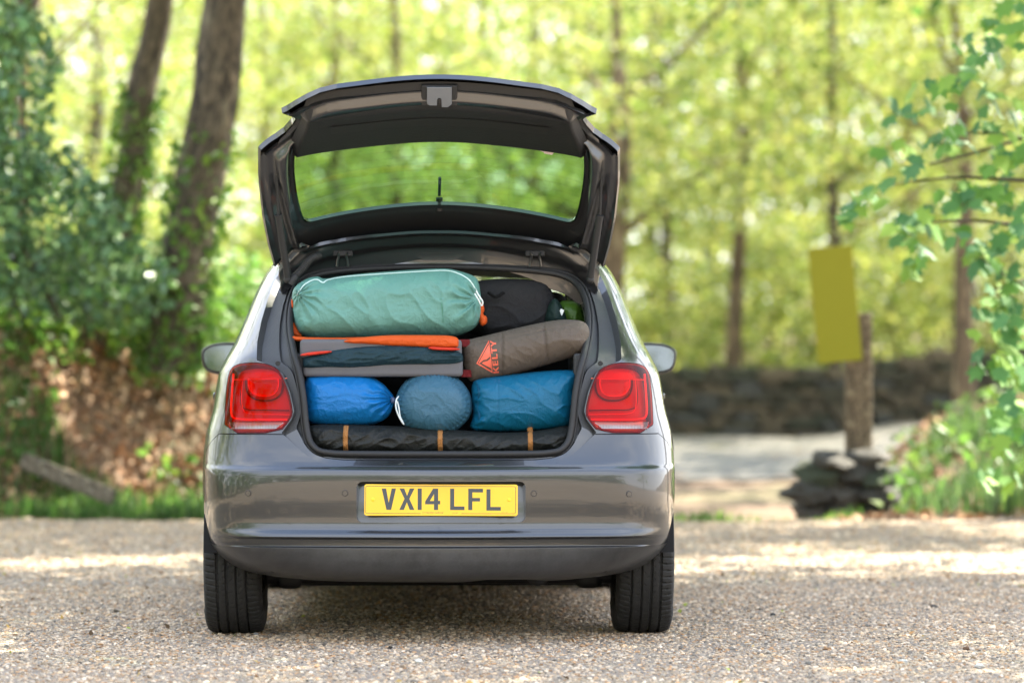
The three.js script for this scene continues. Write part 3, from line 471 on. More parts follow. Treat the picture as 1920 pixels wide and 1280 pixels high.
// the open tailgate: built shut, then swung up about its hinge
{
  const HY = 1.345, HZ = -0.6, toHinge = (g) => { g.translate(0, -HY, -HZ); return g; };
  const gl = smoothPoly(mirrored([[0, 0.985], [0.44, 0.985], [0.5, 0.995], [0.522, 1.04], [0.52, 1.12], [0.503, 1.2], [0.485, 1.235], [0.44, 1.247], [0.2, 1.247], [0, 1.247]]), 2), G = sdPoly(gl);
  const xs = outlineO1.map((q) => q[0]), X = Math.max(...xs) + 0.01;
  const baseG = (off) => patch(-X, X, 0.6, 1.37, 240, 150, off);
  const skin = edged(clips(baseG(() => 0), (x, y) => O1(x, y) - 0.004, (x, y) => 0.012 - G(x, y)), 0.02);
  const gate = mesh('tailgate', toHinge(geo(skin)), MAT.paint, car); gate.position.set(0, HY, HZ); gate.rotation.x = -Math.PI / 2 * 1.014; gate.userData.label = 'raised tailgate seen from its inner side';
  // lower lip of the outer skin stands out past the inner pressing
  const depth = (x, y) => { const d = O1(x, y), g = -G(x, y); return -(0.02 + 0.012 * smoothstep(d, 0.012, 0.02) + 0.03 * smoothstep(d, 0.045, 0.065) - 0.042 * (1 - smoothstep(g, 0.0, 0.03)) + 0.014 * smoothstep(y, 1.285, 1.31) - 0.016 * (smoothstep(y, 1.262, 1.268) * (1 - smoothstep(y, 1.278, 1.284)))); };
  const inner = clips(baseG(depth), (x, y) => sdPolyIn(x, y), (x, y) => -G(x, y) - 0.001);
  mesh('inner_pressing', toHinge(geo(edged(inner, -0.012))), MAT.paint, gate);
  mesh('rear_window', toHinge(geo(polyPatch(gl, () => -0.006, 0.012))), MAT.tint, gate);
  mesh('window_border', toHinge(geo(clip(polyPatch(gl, () => -0.0075, 0.008), (x, y) => 0.011 - G(x, y)))), MAT.black, gate);
  const heat = []; for (let k = 0; k < 11; k++) { const y = 1.02 + k * 0.0195; heat.push(clips(patch(-0.5, 0.5, y - 0.0002, y + 0.0002, 60, 1, () => -0.0085), (x, yy) => G(x, yy) - 0.02)); } const v = patch(0.246, 0.2467, 1.02, 1.215, 1, 30, () => -0.0086);
  mesh('heating_wires', toHinge(mergeGeometries([...heat, v].map((m) => geo(m)))), std(0.03, 0.018, 0.008, 0.6), gate);
  mesh('wiper', toHinge(mergeGeometries([rod(V(0, 1.242, zRear(0, 1.242) + 0.03), V(0.002, 1.19, zRear(0, 1.19) + 0.03), 0.0055), rod(V(0.0, 1.245, zRear(0, 1.245) + 0.025), V(0, 1.262, zRear(0, 1.262)), 0.012)])), MAT.rubber, gate);
  // moulded trim panel with two faces
  const zk = curve([[0, -0.052], [0.1, -0.075], [0.26, -0.13], [0.3, -0.142], [0.36, -0.15], [1, -0.222]]), yk = curve([[0, 0.638], [0.1, 0.65], [0.26, 0.683], [0.3, 0.7], [0.36, 0.73], [1, 1.045]]), wk = curve([[0, 0.425], [0.08, 0.447], [0.26, 0.462], [0.45, 0.475], [0.8, 0.51], [1, 0.522]]);
  const trimZ = (x, y, t) => zk(t) + (zRear(x, clamp(y, 0.66, 1.05)) - zRear(0, clamp(y, 0.66, 1.05))) * 0.9;
  const tg = gridMesh(120, 60, (u, v) => { const w = wk(v), x = lerp(-w, w, u), e = Math.abs(x) / w, y = yk(v) + 0.03 * (1 - v) * e ** 4; return [x, y, trimZ(x, y, v) + 0.035 * smoothstep(e, 0.95, 1) * smoothstep(v, 0.1, 0.3) + 0.02 * smoothstep(v, 0.97, 1)]; });
  { const p = tg.attributes.position, uv = tg.attributes.uv; for (let k = 0; k < p.count; k++) uv.setXY(k, p.getX(k) * 2, p.getY(k) * 2); }
  const trim = mesh('trim_panel', toHinge(tg), MAT.trim, gate);
  mesh('pull_recess', toHinge(gridMesh(40, 8, (u, v) => { const x = lerp(-0.37, 0.37, u), y = lerp(0.77, 0.845, v); return [x, y, trimZ(x, y, 0.36 + (y - 0.73) / 0.315 * 0.64) - 0.002]; })), MAT.rubber, gate);
  const onFacet = (g, lift) => { g.rotateX(2.09); g.translate(0, 0.661 - 0.866 * lift, -0.092 - 0.5 * lift); return toHinge(g); };
  const latch = mesh('latch', onFacet(box(0, 0, 0, 0.122, 0.078, 0.022, 0.006), 0.004), MAT.trim, gate);
  const ls = new THREE.Shape([[-0.04, 0.034], [-0.04, -0.024], [-0.032, -0.03], [-0.01, -0.03], [-0.008, -0.008], [-0.004, -0.003], [0.004, -0.003], [0.008, -0.008], [0.01, -0.036], [0.028, -0.036], [0.04, -0.026], [0.04, 0.034]].map((q) => new THREE.Vector2(...q)));
  mesh('latch_plate', onFacet(new THREE.ExtrudeGeometry(ls, { depth: 0.006, bevelEnabled: true, bevelThickness: 0.002, bevelSize: 0.002, bevelSegments: 2 }), 0.016), std(0.16, 0.18, 0.21, 0.4, { metalness: 0.7 }), latch);
  mesh('latch_claw', onFacet(rod(V(0, -0.006, 0.004), V(0, -0.022, 0.004), 0.006), 0.016), MAT.black, latch);
  for (const s of [-1, 1]) { const q = at(CAM.cx + s * 300, 268, 0), g = new THREE.SphereGeometry(0.011, 16, 12); const y = 1.0, x = s * 0.548; g.translate(x, y, zRear(x, y) - 0.062); mesh('rubber_buffer', toHinge(g), MAT.trimSoft, gate); }
  // red and white sticker behind the glass
  mesh('sticker', toHinge(geo(polyPatch(smoothPoly([[0.30, 1.0], [0.30, 1.046], [0.36, 1.049], [0.37, 1.057], [0.392, 1.057], [0.40, 1.047], [0.40, 1.0]], 1), () => -0.0095, 0.006))), std(0.6, 0.5, 0.52, 0.6), gate);
  // hinges, gas struts and the cable hose belong to the car itself
  for (const px of [642, 1004]) for (const dx of [-9, 9]) mesh('hinge', tube([at(px + dx, 474, -0.53), at(px + dx * 0.8, 480, -0.54), at(px + dx, 488, -0.55), at(px + dx * 1.15, 499, -0.56)], 0.0045, 8), MAT.steel, car);
  for (const px of [642, 1004]) mesh('hinge_plate', box(at(px, 0, -0.5).x, at(0, 475, -0.54).y, -0.55, 0.07, 0.02, 0.03, 0.004), MAT.trim, car);
  for (const s of [-1, 1]) {
    const P = (px, py, z) => { const q = at(px, py, z); return V(s < 0 ? q.x : -q.x, q.y, q.z); }, a = P(517, 283, -0.27), m = P(522, 404, -0.34), b = P(540, 524, -0.42);
    const st = mesh('gas_strut', rod(b, m, 0.0125), MAT.trim, car); mesh('strut_rod', rod(m, a, 0.005), MAT.trim, st); mesh('strut_end', new THREE.SphereGeometry(0.014, 14, 10).translate(a.x, a.y, a.z), MAT.trim, st); mesh('strut_end', new THREE.SphereGeometry(0.015, 14, 10).translate(b.x, b.y, b.z), MAT.trim, st); mesh('strut_collar', rod(m.clone().lerp(b, -0.01), m.clone().lerp(b, 0.03), 0.0135), MAT.trim, st);
  }
  { const pts = [at(598, 479, -0.5), at(582, 487, -0.47), at(567, 505, -0.44), at(552, 522, -0.42), at(546, 534, -0.42)], c = new THREE.CatmullRomCurve3(pts), n = 90, fr = c.computeFrenetFrames(n, false);
    mesh('cable_hose', gridMesh(14, n, (u, v) => { const k = Math.round(v * n), q = c.getPointAt(v), r = (v > 0.15 && v < 0.8 ? 0.0135 + 0.0022 * Math.sin(v * 150) : 0.0155), t = u * Math.PI * 2; q.addScaledVector(fr.normals[k], r * Math.cos(t)).addScaledVector(fr.binormals[k], r * Math.sin(t)); return [q.x, q.y, q.z]; }, true), MAT.rubber, car); }
  function sdPolyIn(x, y) { return O1(x, y) - 0.012 - 0.02 * (1 - smoothstep(y, 0.66, 0.74)); }
}
// ------------------------------------------------------------------ camping gear in the boot
function pillow(pts, zc, D, puff, wrinkle = () => 0, { back = D, step = 0.0035, smooth = 2, blur = 10 } = {}) {
  const poly = smoothPoly(pts.map(([px, py]) => { const q = at(px, py, zc); return [q.x, q.y]; }), smooth), sd = sdPoly(poly);
  const xs = poly.map((q) => q[0]), ys = poly.map((q) => q[1]), x0 = Math.min(...xs) - 0.01, x1 = Math.max(...xs) + 0.01, y0 = Math.min(...ys) - 0.01, y1 = Math.max(...ys) + 0.01, nx = Math.ceil((x1 - x0) / step), ny = Math.ceil((y1 - y0) / step);
  let H = new Float32Array((nx + 1) * (ny + 1)); const S = new Float32Array(H.length);
  for (let b = 0; b <= ny; b++) for (let a = 0; a <= nx; a++) { const k = b * (nx + 1) + a, s = S[k] = sd(x0 + a * step, y0 + b * step), t = clamp(s / puff, 0, 1); H[k] = s > 0 ? Math.sqrt(1 - (1 - t) ** 2) : 0; }
  for (let r = 0; r < blur; r++) { const G = H.slice(); for (let b = 1; b < ny; b++) for (let a = 1; a < nx; a++) { const k = b * (nx + 1) + a; if (S[k] > step * 3) H[k] = (G[k] * 2 + G[k - 1] + G[k + 1] + G[k - nx - 1] + G[k + nx + 1]) / 6; } }
  const hAt = (x, y) => { const fx = clamp((x - x0) / step, 0, nx - 1.001), fy = clamp((y - y0) / step, 0, ny - 1.001), a = Math.floor(fx), b = Math.floor(fy), k = b * (nx + 1) + a, u = fx - a, v = fy - b; return lerp(lerp(H[k], H[k + 1], u), lerp(H[k + nx + 1], H[k + nx + 2], u), v); };
  const fr = (x, y) => { const s = Math.max(0, sd(x, y)), h = s > step * 3 ? hAt(x, y) : Math.sqrt(Math.max(0, 1 - (1 - clamp(s / puff, 0, 1)) ** 2)); return zc + D * h + wrinkle(x, y, s) * Math.min(1, s / 0.012); };
  const p = [], n = [], i = []; for (let b = 0; b <= ny; b++) for (let a = 0; a <= nx; a++) { p.push(x0 + a * step, y0 + b * step, 0); n.push(0, 0, 1); }
  for (let b = 0; b < ny; b++) for (let a = 0; a < nx; a++) { const k = b * (nx + 1) + a; i.push(k, k + 1, k + nx + 2, k, k + nx + 2, k + nx + 1); }
  const flat = clip({ p, n, i }, (x, y) => sd(x, y) - 0.00005);
  const sheet = (f, rev) => { const g = new THREE.BufferGeometry(), q = flat.p.slice(), uv = []; for (let k = 0; k < q.length; k += 3) { q[k + 2] = f(q[k], q[k + 1]); uv.push(q[k] * 3, q[k + 1] * 3); } g.setAttribute('position', new THREE.Float32BufferAttribute(q, 3)); g.setAttribute('uv', new THREE.Float32BufferAttribute(uv, 2)); g.setIndex(rev ? flat.i.map((q2, k) => flat.i[k - (k % 3) + [0, 2, 1][k % 3]]) : flat.i); g.computeVertexNormals(); return g; };
  return { g: mergeGeometries([sheet(fr, false), sheet((x, y) => { const s = Math.max(0, sd(x, y)), t = clamp(s / puff, 0, 1); return zc - back * Math.sqrt(1 - (1 - t) ** 2); }, true)]), front: fr, sd, poly, z: zc };
}
const ridge = (x, y, k = 3) => Math.pow(1 - Math.abs(noise(x, y, 2.1)), k);
// a strip laid on the front of a bag between two points of the photograph
function strip(bag, line, w, lift = 0.0015, n = 30, thick = 0.002) {
  const pts = line.map(([px, py]) => { const q = at(px, py, bag.z + 0.05); return new THREE.Vector2(q.x, q.y); }), c = new THREE.SplineCurve(pts), p = [], i = [], m = 6;
  for (let a = 0; a <= n; a++) { const q = c.getPoint(a / n), t = c.getTangent(a / n); for (let b = 0; b <= m; b++) { const o = (b / m - 0.5) * w, x = q.x - t.y * o, y = q.y + t.x * o, e = b === 0 || b === m || a === 0 || a === n; p.push(x, y, bag.front(x, y) + (e ? -thick : lift)); } }
  for (let a = 0; a < n; a++) for (let b = 0; b < m; b++) { const k = a * (m + 1) + b; i.push(k, k + m + 1, k + m + 2, k, k + m + 2, k + 1); }
  const g = new THREE.BufferGeometry(), uv = []; for (let k = 0; k < p.length; k += 3) uv.push(p[k] * 6, p[k + 1] * 6); g.setAttribute('position', new THREE.Float32BufferAttribute(p, 3)); g.setAttribute('uv', new THREE.Float32BufferAttribute(uv, 2)); g.setIndex(i); g.computeVertexNormals(); return g;
}
const cordOn = (bag, line, r, lift = 0.001, n = 60) => tube(line.map(([px, py]) => { const q = at(px, py, bag.z + 0.06); return V(q.x, q.y, bag.front(q.x, q.y) + lift); }), r, 7, n);
const cloth = (r, g, b, rough, o = {}) => std(r * 0.72, g * 0.72, b * 0.72, rough, { bumpMap: crinkle, bumpScale: 0.0026, specularIntensity: 0.55, ...o });
const ORANGE = cloth(0.72, 0.105, 0.012, 0.6), CORD = std(0.62, 0.68, 0.68, 0.7), RED = cloth(0.75, 0.045, 0.02, 0.6);

{ // tent sack lying along the sill
  const bag = pillow([[572, 800], [600, 793], [700, 797], [780, 800], [860, 806], [950, 812], [1020, 806], [1062, 796], [1078, 806], [1074, 835], [1060, 853], [940, 855], [800, 855], [640, 855], [592, 850], [577, 830]], -0.25, 0.085, 0.045, (x, y, s) => 0.013 * (ridge(x * 8 + y * 7, y * 15 - x * 3, 5) - 0.5) + 0.005 * (ridge(x * 21 - y * 24, y * 25 + 4, 6) - 0.5));
  const b = thing('tent_bag', 'long black tent bag with tan straps lying along the boot sill', 'bag');
  mesh('sack', bag.g, cloth(0.019, 0.021, 0.019, 0.55), b);
  const strap = cloth(0.45, 0.2, 0.06, 0.75); for (const px of [649, 826, 995]) mesh('strap', strip(bag, [[px, 797], [px - 1, 825], [px, 853]], 0.019, 0.004, 24), strap, b);
}
{ // bright blue stuff sack, gathered at its neck
  const nx = at(738, 748, -0.25), bag = pillow([[569, 702], [600, 700], [650, 699], [690, 702], [716, 716], [733, 735], [741, 747], [738, 762], [728, 783], [705, 795], [670, 799], [610, 798], [577, 794], [570, 770]], -0.29, 0.1, 0.085, (x, y, s) => { const dx = nx.x - x, dy = y - nx.y, r = Math.hypot(dx, dy), a = Math.atan2(dy, dx); return 0.008 * Math.sin(a * 17 + 2.5 * noise(r * 26, a * 2.2)) * smoothstep(r, 0.14, 0.03) * smoothstep(r, 0.002, 0.02) - 0.03 * smoothstep(r, 0.06, 0.0) + 0.004 * fbm(x * 14, y * 14) + 0.003 * (ridge(x * 12 + 3, y * 30, 6)); });
  const b = thing('blue_stuff_sack', 'bright blue stuff sack lying with its gathered neck to the right', 'sack');
  mesh('sack', bag.g, cloth(0.006, 0.18, 0.52, 0.42), b);
  const k = new THREE.SphereGeometry(0.009, 14, 10); k.scale(1, 1.3, 1); k.translate(nx.x - 0.002, nx.y - 0.004, bag.front(nx.x - 0.012, nx.y) + 0.012); mesh('cord_lock', k, std(0.05, 0.08, 0.16, 0.4), b);
}
{ // slate sack seen end on
  const c = at(813, 757, -0.3), poly = []; for (let k = 0; k < 40; k++) { const a = k / 40 * Math.PI * 2, w = 1 + 0.015 * noise(Math.cos(a) * 2, Math.sin(a) * 2); poly.push([813 + 73 * w * Math.cos(a) * (1 + 0.03 * Math.sin(a)), 756 + 62 * w * Math.sin(a)]); }
  const bag = pillow(poly, -0.29, 0.115, 0.085, (x, y, s) => { const a = Math.atan2(y - c.y, x - c.x); return 0.0035 * Math.sin(a * 46 + 3 * noise(a * 4, 1)) * smoothstep(s, 0, 0.006) * smoothstep(s, 0.036, 0.01) - 0.005 * Math.exp(-(((s - 0.016) / 0.003) ** 2)) + 0.006 * fbm(x * 16, y * 16) + 0.003 * ridge(x * 20 + y * 9, y * 16, 6); }, { back: 0.3, step: 0.003 });
  const b = thing('slate_blue_sack', 'round slate blue sack seen end on between two longer sacks', 'sack');
  mesh('sack', bag.g, cloth(0.05, 0.15, 0.23, 0.42), b);
  mesh('drawcord', tube([at(747, 743, -0.2), at(743, 750, -0.18), at(742, 762, -0.175), at(746, 776, -0.175), at(753, 790, -0.18), at(757, 795, -0.19), at(750, 780, -0.185), at(748, 766, -0.185), at(745, 752, -0.19)], 0.0026, 7, 80), CORD, b);
}
{ // teal blue sleeping bag sack
  const bag = pillow([[884, 714], [905, 707], [960, 702], [1010, 696], [1060, 693], [1084, 695], [1083, 730], [1078, 775], [1072, 800], [1040, 805], [960, 810], [890, 809], [879, 800], [888, 780], [884, 750]], -0.3, 0.105, 0.09, (x, y, s) => { const e = at(888, 0, -0.2).x; return 0.006 * Math.sin(y * 190 + 3 * noise(x * 20, y * 20)) * smoothstep(x, e + 0.05, e) + 0.004 * fbm(x * 12, y * 12) - 0.004 * Math.exp(-(((x - e - 0.085 - 0.02 * (y - 0.9)) / 0.003) ** 2)) + 0.005 * (ridge(x * 9, y * 26 + x * 8, 8) - 0.5); });
  const b = thing('teal_blue_sack', 'teal blue sleeping bag sack filling the boot corner below the brown bag', 'sack');
  mesh('sack', bag.g, cloth(0.005, 0.14, 0.27, 0.42), b);
  mesh('end_hem', cordOn(bag, [[893, 716], [898, 735], [896, 760], [899, 785], [893, 806]], 0.004, -0.001), cloth(0.005, 0.12, 0.24, 0.45), b);
}
{ // folded grey camp bed with its dark wrap
  const b = thing('folded_camp_mat', 'folded grey foam mat wrapped in dark teal cloth with orange bands', 'mat'), g = std(0.1, 0.1, 0.11, 0.75, { bumpMap: speck, bumpScale: 0.0006 });
  const a = at(563, 675, -0.32), c = at(868, 640, -0.32), d = at(868, 705, -0.32);
  const slab = (x0, y0, x1, y1, z, dep) => { const p = at(x0, y1, z), q = at(x1, y0, z); return box((p.x + q.x) / 2, (p.y + q.y) / 2, z - dep / 2, q.x - p.x, q.y - p.y, dep, 0.014); };
  mesh('upper_slab', slab(562, 636, 866, 672, -0.23, 0.42), g, b); mesh('lower_slab', slab(567, 671, 868, 706, -0.225, 0.42), g, b);
  const wrap = pillow([[569, 692], [567, 684], [568, 672], [576, 667], [604, 661], [640, 653], [700, 647], [770, 647], [830, 653], [862, 657], [869, 668], [867, 684], [800, 685], [740, 685], [700, 688], [655, 691], [610, 690]], -0.245, 0.045, 0.03, (x, y, s) => 0.009 * (ridge(x * 7 + y * 18, y * 36 - x * 5, 5) - 0.6) + 0.004 * (ridge(x * 22 - y * 16, y * 50, 5) - 0.5), { step: 0.003 });
  mesh('wrap', wrap.g, cloth(0.012, 0.042, 0.058, 0.7), b);
  const band = pillow([[640, 640], [660, 634], [720, 628], [800, 628], [858, 629], [861, 645], [857, 654], [800, 651], [740, 649], [690, 645], [655, 644]], -0.235, 0.022, 0.02, (x, y) => 0.0006 * Math.sin(y * 1500));
  mesh('orange_band', band.g, ORANGE, b);
  const low = pillow([[546, 628], [560, 632], [640, 633], [700, 631], [660, 640], [600, 639], [556, 641], [545, 636]], -0.3, 0.02, 0.012); mesh('orange_band', low.g, ORANGE, b);
  for (const [pts] of [[[[562, 664], [585, 659], [622, 657], [622, 661], [590, 666], [564, 668]]], [[[803, 649], [830, 651], [862, 652], [862, 657], [830, 657], [804, 655]]]]) mesh('red_cord', pillow(pts, -0.21, 0.014, 0.006, (x, y) => 0.0016 * Math.sin(y * 1100 + x * 60), { step: 0.0015, smooth: 1 }).g, RED, b);
}
{ // brown quilted bag with a printed badge
  const bag = pillow([[864, 645], [868, 638], [890, 634], [950, 619], [1020, 603], [1060, 598], [1095, 601], [1106, 615], [1108, 640], [1104, 662], [1062, 673], [1012, 688], [952, 705], [905, 715], [882, 718], [871, 700], [866, 670]], -0.33, 0.1, 0.085, (x, y, s) => { const sx = (px, k) => at(px, 0, -0.26).x + (y - 0.99) * k; let v = 0; for (const [px, k] of [[942, 0.0], [1026, -0.12]]) v -= 0.008 * Math.exp(-(((x - sx(px, k)) / 0.004) ** 2)); const top = at(0, 648, -0.26).y + (x - at(870, 0, -0.26).x) * 0.19; v -= 0.004 * Math.exp(-(((y - top) / 0.003) ** 2)); return v + 0.005 * fbm(x * 12, y * 12) + 0.004 * (ridge(x * 14 + y * 14, y * 20, 6) - 0.5); });
  const b = thing('brown_gear_bag', 'brown quilted gear bag with an orange printed badge lying aslant', 'bag');
  mesh('sack', bag.g, cloth(0.135, 0.108, 0.086, 0.75), b);
  const tab = cloth(0.22, 0.018, 0.022, 0.8);
  for (const [x0, y0, x1, y1] of [[862, 636, 881, 650], [865, 693, 884, 707]]) { const p = at(x0, y1, -0.24), q = at(x1, y0, -0.24); mesh('tab', box((p.x + q.x) / 2, (p.y + q.y) / 2, bag.front(q.x, (p.y + q.y) / 2) + 0.001, q.x - p.x, q.y - p.y, 0.004, 0.0015), tab, b); }
  // badge: a triangle holding a leaning letter shape, and the word set upright beside it
  const ink = std(0.72, 0.13, 0.075, 0.7), parts = [];
  const shapeOn = (pts, holes = []) => { const s = new THREE.Shape(pts.map((q) => new THREE.Vector2(...q))); holes.forEach((h) => s.holes.push(new THREE.Path(h.map((q) => new THREE.Vector2(...q))))); return new THREE.ShapeGeometry(s); };
  const lay = (g) => { const p = g.attributes.position; for (let k = 0; k < p.count; k++) { const q = at(p.getX(k), p.getY(k), bag.z + 0.1); p.setXYZ(k, q.x, q.y, bag.front(q.x, q.y) + 0.0022); } g.computeVertexNormals(); return g; };
  const split = (g, n) => { let m = g.toNonIndexed(); for (let r = 0; r < n; r++) { const p = m.attributes.position, o = []; for (let k = 0; k < p.count; k += 3) { const v = [0, 1, 2].map((j) => [p.getX(k + j), p.getY(k + j), 0]), e = [0, 1, 2].map((j) => v[j].map((q, c2) => (q + v[(j + 1) % 3][c2]) / 2)); o.push(...v[0], ...e[0], ...e[2], ...e[0], ...v[1], ...e[1], ...e[2], ...e[1], ...v[2], ...e[0], ...e[1], ...e[2]); } m = new THREE.BufferGeometry(); m.setAttribute('position', new THREE.Float32BufferAttribute(o, 3)); } const uv = new Float32Array(m.attributes.position.count * 2); m.setAttribute('uv', new THREE.BufferAttribute(uv, 2)); m.deleteAttribute('normal'); m.computeVertexNormals(); return m; };
  const tri = [[917, 637], [893, 681.5], [924, 699.5]], cen = [911.5, 673], inset = (k) => tri.map((q) => [cen[0] + (q[0] - cen[0]) * k, cen[1] + (q[1] - cen[1]) * k]);
  parts.push(lay(split(shapeOn(tri, [inset(0.84)]), 3)));
  parts.push(lay(split(shapeOn([[914.6, 649], [917, 646], [919, 668], [912, 674], [906, 675], [899, 681], [897.5, 679.5]]), 2)), lay(split(shapeOn([[907, 678], [914, 676.5], [919.5, 672], [921, 690.5], [903, 681]]), 2)));
  const { FontLoader } = await import('three/addons/loaders/FontLoader.js');
  const font = await new FontLoader().loadAsync('fonts/droid/droid_sans_bold.typeface.json');
  const shapes = font.generateShapes('KELTY', 12.4), tg = new THREE.ShapeGeometry(shapes, 6); tg.computeBoundingBox(); const bb = tg.boundingBox, tp = tg.attributes.position;
  for (let k = 0; k < tp.count; k++) { const u = (tp.getX(k) - bb.min.x) / (bb.max.x - bb.min.x), v = (tp.getY(k) - bb.min.y) / (bb.max.y - bb.min.y); tp.setXYZ(k, 936 - 10.5 * v - 6.5 * u + 0, 699 - 62 * u + 1 * v, 0); }
  parts.push(lay(split(tg, 1)));
  mesh('printed_badge', mergeGeometries(parts.map((g) => { const q = g.index ? g.toNonIndexed() : g; for (const n of Object.keys(q.attributes)) if (!['position', 'normal', 'uv'].includes(n)) q.deleteAttribute(n); return q; })), ink, b).userData.label = 'orange triangle badge and name printed on the bag';
}
{ // mint tent bag on top
  const bag = pillow([[547, 552], [552, 537], [572, 523], [596, 517], [607, 524], [640, 517], [720, 509], [800, 504], [840, 503], [862, 508], [893, 518], [899, 535], [902, 560], [905, 585], [898, 608], [880, 622], [850, 632], [780, 633], [700, 635], [610, 637], [565, 633], [552, 615], [549, 580]], -0.42, 0.13, 0.085, (x, y, s) => { const e = at(895, 560, -0.36); const r = Math.hypot(x - e.x, y - e.y), a = Math.atan2(y - e.y, x - e.x), l = at(560, 550, -0.36), r2 = Math.hypot(x - l.x, y - l.y), a2 = Math.atan2(y - l.y, x - l.x); return 0.009 * Math.sin(a * 13 + 3 * noise(r * 16, a * 2)) * smoothstep(r, 0.16, 0.03) * smoothstep(r, 0, 0.03) + 0.007 * Math.sin(a2 * 15 + 3 * noise(r2 * 16, a2)) * smoothstep(r2, 0.15, 0.03) + 0.008 * (ridge(x * 11 + y * 3, y * 9 + x * 4, 7) - 0.4) + 0.004 * fbm(x * 22, y * 22); });
  const b = thing('mint_tent_bag', 'mint green tent bag with a white zip lying on top of the load', 'bag');
  mesh('sack', bag.g, cloth(0.16, 0.38, 0.335, 0.5), b);
  mesh('zip', strip(bag, [[557, 555], [566, 540], [580, 528], [594, 524], [606, 530], [616, 524], [650, 518], [720, 513], [800, 508], [838, 507], [862, 514], [880, 526], [893, 545], [901, 562]], 0.0055, 0.003, 90), std(0.62, 0.78, 0.76, 0.6), b);
  mesh('zip_pull', tube([at(893, 546, -0.27), at(899, 556, -0.26), at(905, 566, -0.265), at(903, 573, -0.27), at(897, 562, -0.262), at(890, 550, -0.27)], 0.0028, 7, 50), CORD, b);
  mesh('piping', cordOn(bag, [[826, 560], [829, 580], [831, 604]], 0.0022, 0.0005, 30), cloth(0.16, 0.45, 0.33, 0.5), b);
  for (const pts of [[[896, 566], [905, 568], [909, 580], [905, 590], [913, 592], [914, 606], [902, 613], [897, 600]], [[545, 562], [550, 560], [553, 575], [548, 580]], [[546, 600], [553, 606], [572, 634], [552, 634], [543, 624]]]) mesh('orange_strap', pillow(pts, -0.4, 0.03, 0.012, () => 0, { step: 0.002, smooth: 1 }).g, ORANGE, b);
}
{ // black rucksack and green bags further in
  const r = pillow([[870, 640], [872, 560], [880, 530], [920, 522], [990, 523], [1022, 528], [1040, 552], [1048, 580], [1058, 640]], -0.62, 0.1, 0.09, (x, y) => 0.01 * (ridge(x * 9, y * 12, 4) - 0.5));
  const b = thing('black_rucksack', 'black rucksack standing in the dark behind the brown bag', 'rucksack'); mesh('sack', r.g, cloth(0.034, 0.034, 0.036, 0.9, { specularIntensity: 0.3 }), b);
  mesh('haul_loop', tube([at(915, 548, -0.5), at(930, 556, -0.49), at(945, 548, -0.5)], 0.006, 7), cloth(0.006, 0.006, 0.007, 0.8), b);
  const d = pillow([[1018, 610], [1028, 570], [1040, 557], [1050, 566], [1062, 592], [1066, 615]], -0.53, 0.05, 0.05); const e = thing('dark_green_pouch', 'small dark green pouch with a white mark beside the rucksack', 'pouch'); mesh('sack', d.g, cloth(0.01, 0.03, 0.026, 0.6), e);
  const q = at(1053, 585, -0.48); const lg = box(0, 0, 0, 0.014, 0.022, 0.003, 0.001); lg.rotateZ(-0.4); lg.translate(q.x, q.y, d.front(q.x, q.y) + 0.002); mesh('white_mark', lg, std(0.75, 0.8, 0.78, 0.6), e);
  const gb = pillow([[1040, 575], [1052, 563], [1075, 562], [1092, 572], [1098, 596], [1100, 620], [1050, 620]], -0.6, 0.07, 0.05, (x, y) => 0.006 * (ridge(x * 20, y * 10, 5) - 0.5)); const h = thing('leaf_green_bag', 'glossy leaf green bag in the corner behind the brown bag', 'bag'); mesh('sack', gb.g, cloth(0.07, 0.16, 0.02, 0.35), h);
}
// ------------------------------------------------------------------ trees, bank, wall, sign
function leaves(list, kind = 'diamond') {                       // list of { p, s, d (axis), u (across), c }
  const pos = [], col = [], idx = [], nor = [];
  for (const l of list) {
    const k = pos.length / 3, a = l.d, b = l.u, n = V().crossVectors(a, b).normalize(), P = (f, w, h) => pos.push(l.p.x + a.x * f + b.x * w + n.x * h, l.p.y + a.y * f + b.y * w + n.y * h, l.p.z + a.z * f + b.z * w + n.z * h);
    P(-l.s * 0.5, 0, 0); P(0, l.s * 0.36, l.s * 0.1); P(l.s * 0.55, 0, -l.s * 0.05); P(0, -l.s * 0.36, l.s * 0.1);
    idx.push(k, k + 2, k + 1, k, k + 3, k + 2);
    for (let j = 0; j < 4; j++) { col.push(l.c[0], l.c[1], l.c[2]); nor.push(n.x, n.y, n.z); }
  }
  const g = new THREE.BufferGeometry(); g.setAttribute('position', new THREE.Float32BufferAttribute(pos, 3)); g.setAttribute('color', new THREE.Float32BufferAttribute(col, 3)); g.setAttribute('normal', new THREE.Float32BufferAttribute(nor, 3)); g.setIndex(idx); return g;
}
const gaussOf = (r) => () => (r() + r() + r() + r() - 2) * 0.86;
function leafAt(p, s, r, c, flat = 0.5) { const d = V(r() - 0.5, (r() - 0.5) * flat - 0.15, r() - 0.5).normalize(), u = V(r() - 0.5, (r() - 0.5) * flat * 1.6, r() - 0.5).cross(d).normalize(); const up = V(0, 1, 0).lerp(V(r() - 0.5, r() - 0.5, r() - 0.5), 1 - 0.55 * (1 - flat)).normalize(); u.crossVectors(up, d).normalize(); return { p, s, d, u, c }; }
const tone = (pal, r) => { const t = pal[Math.floor(r() * pal.length)], b = 0.75 + 0.5 * r(); return t.map((q) => q * b); };
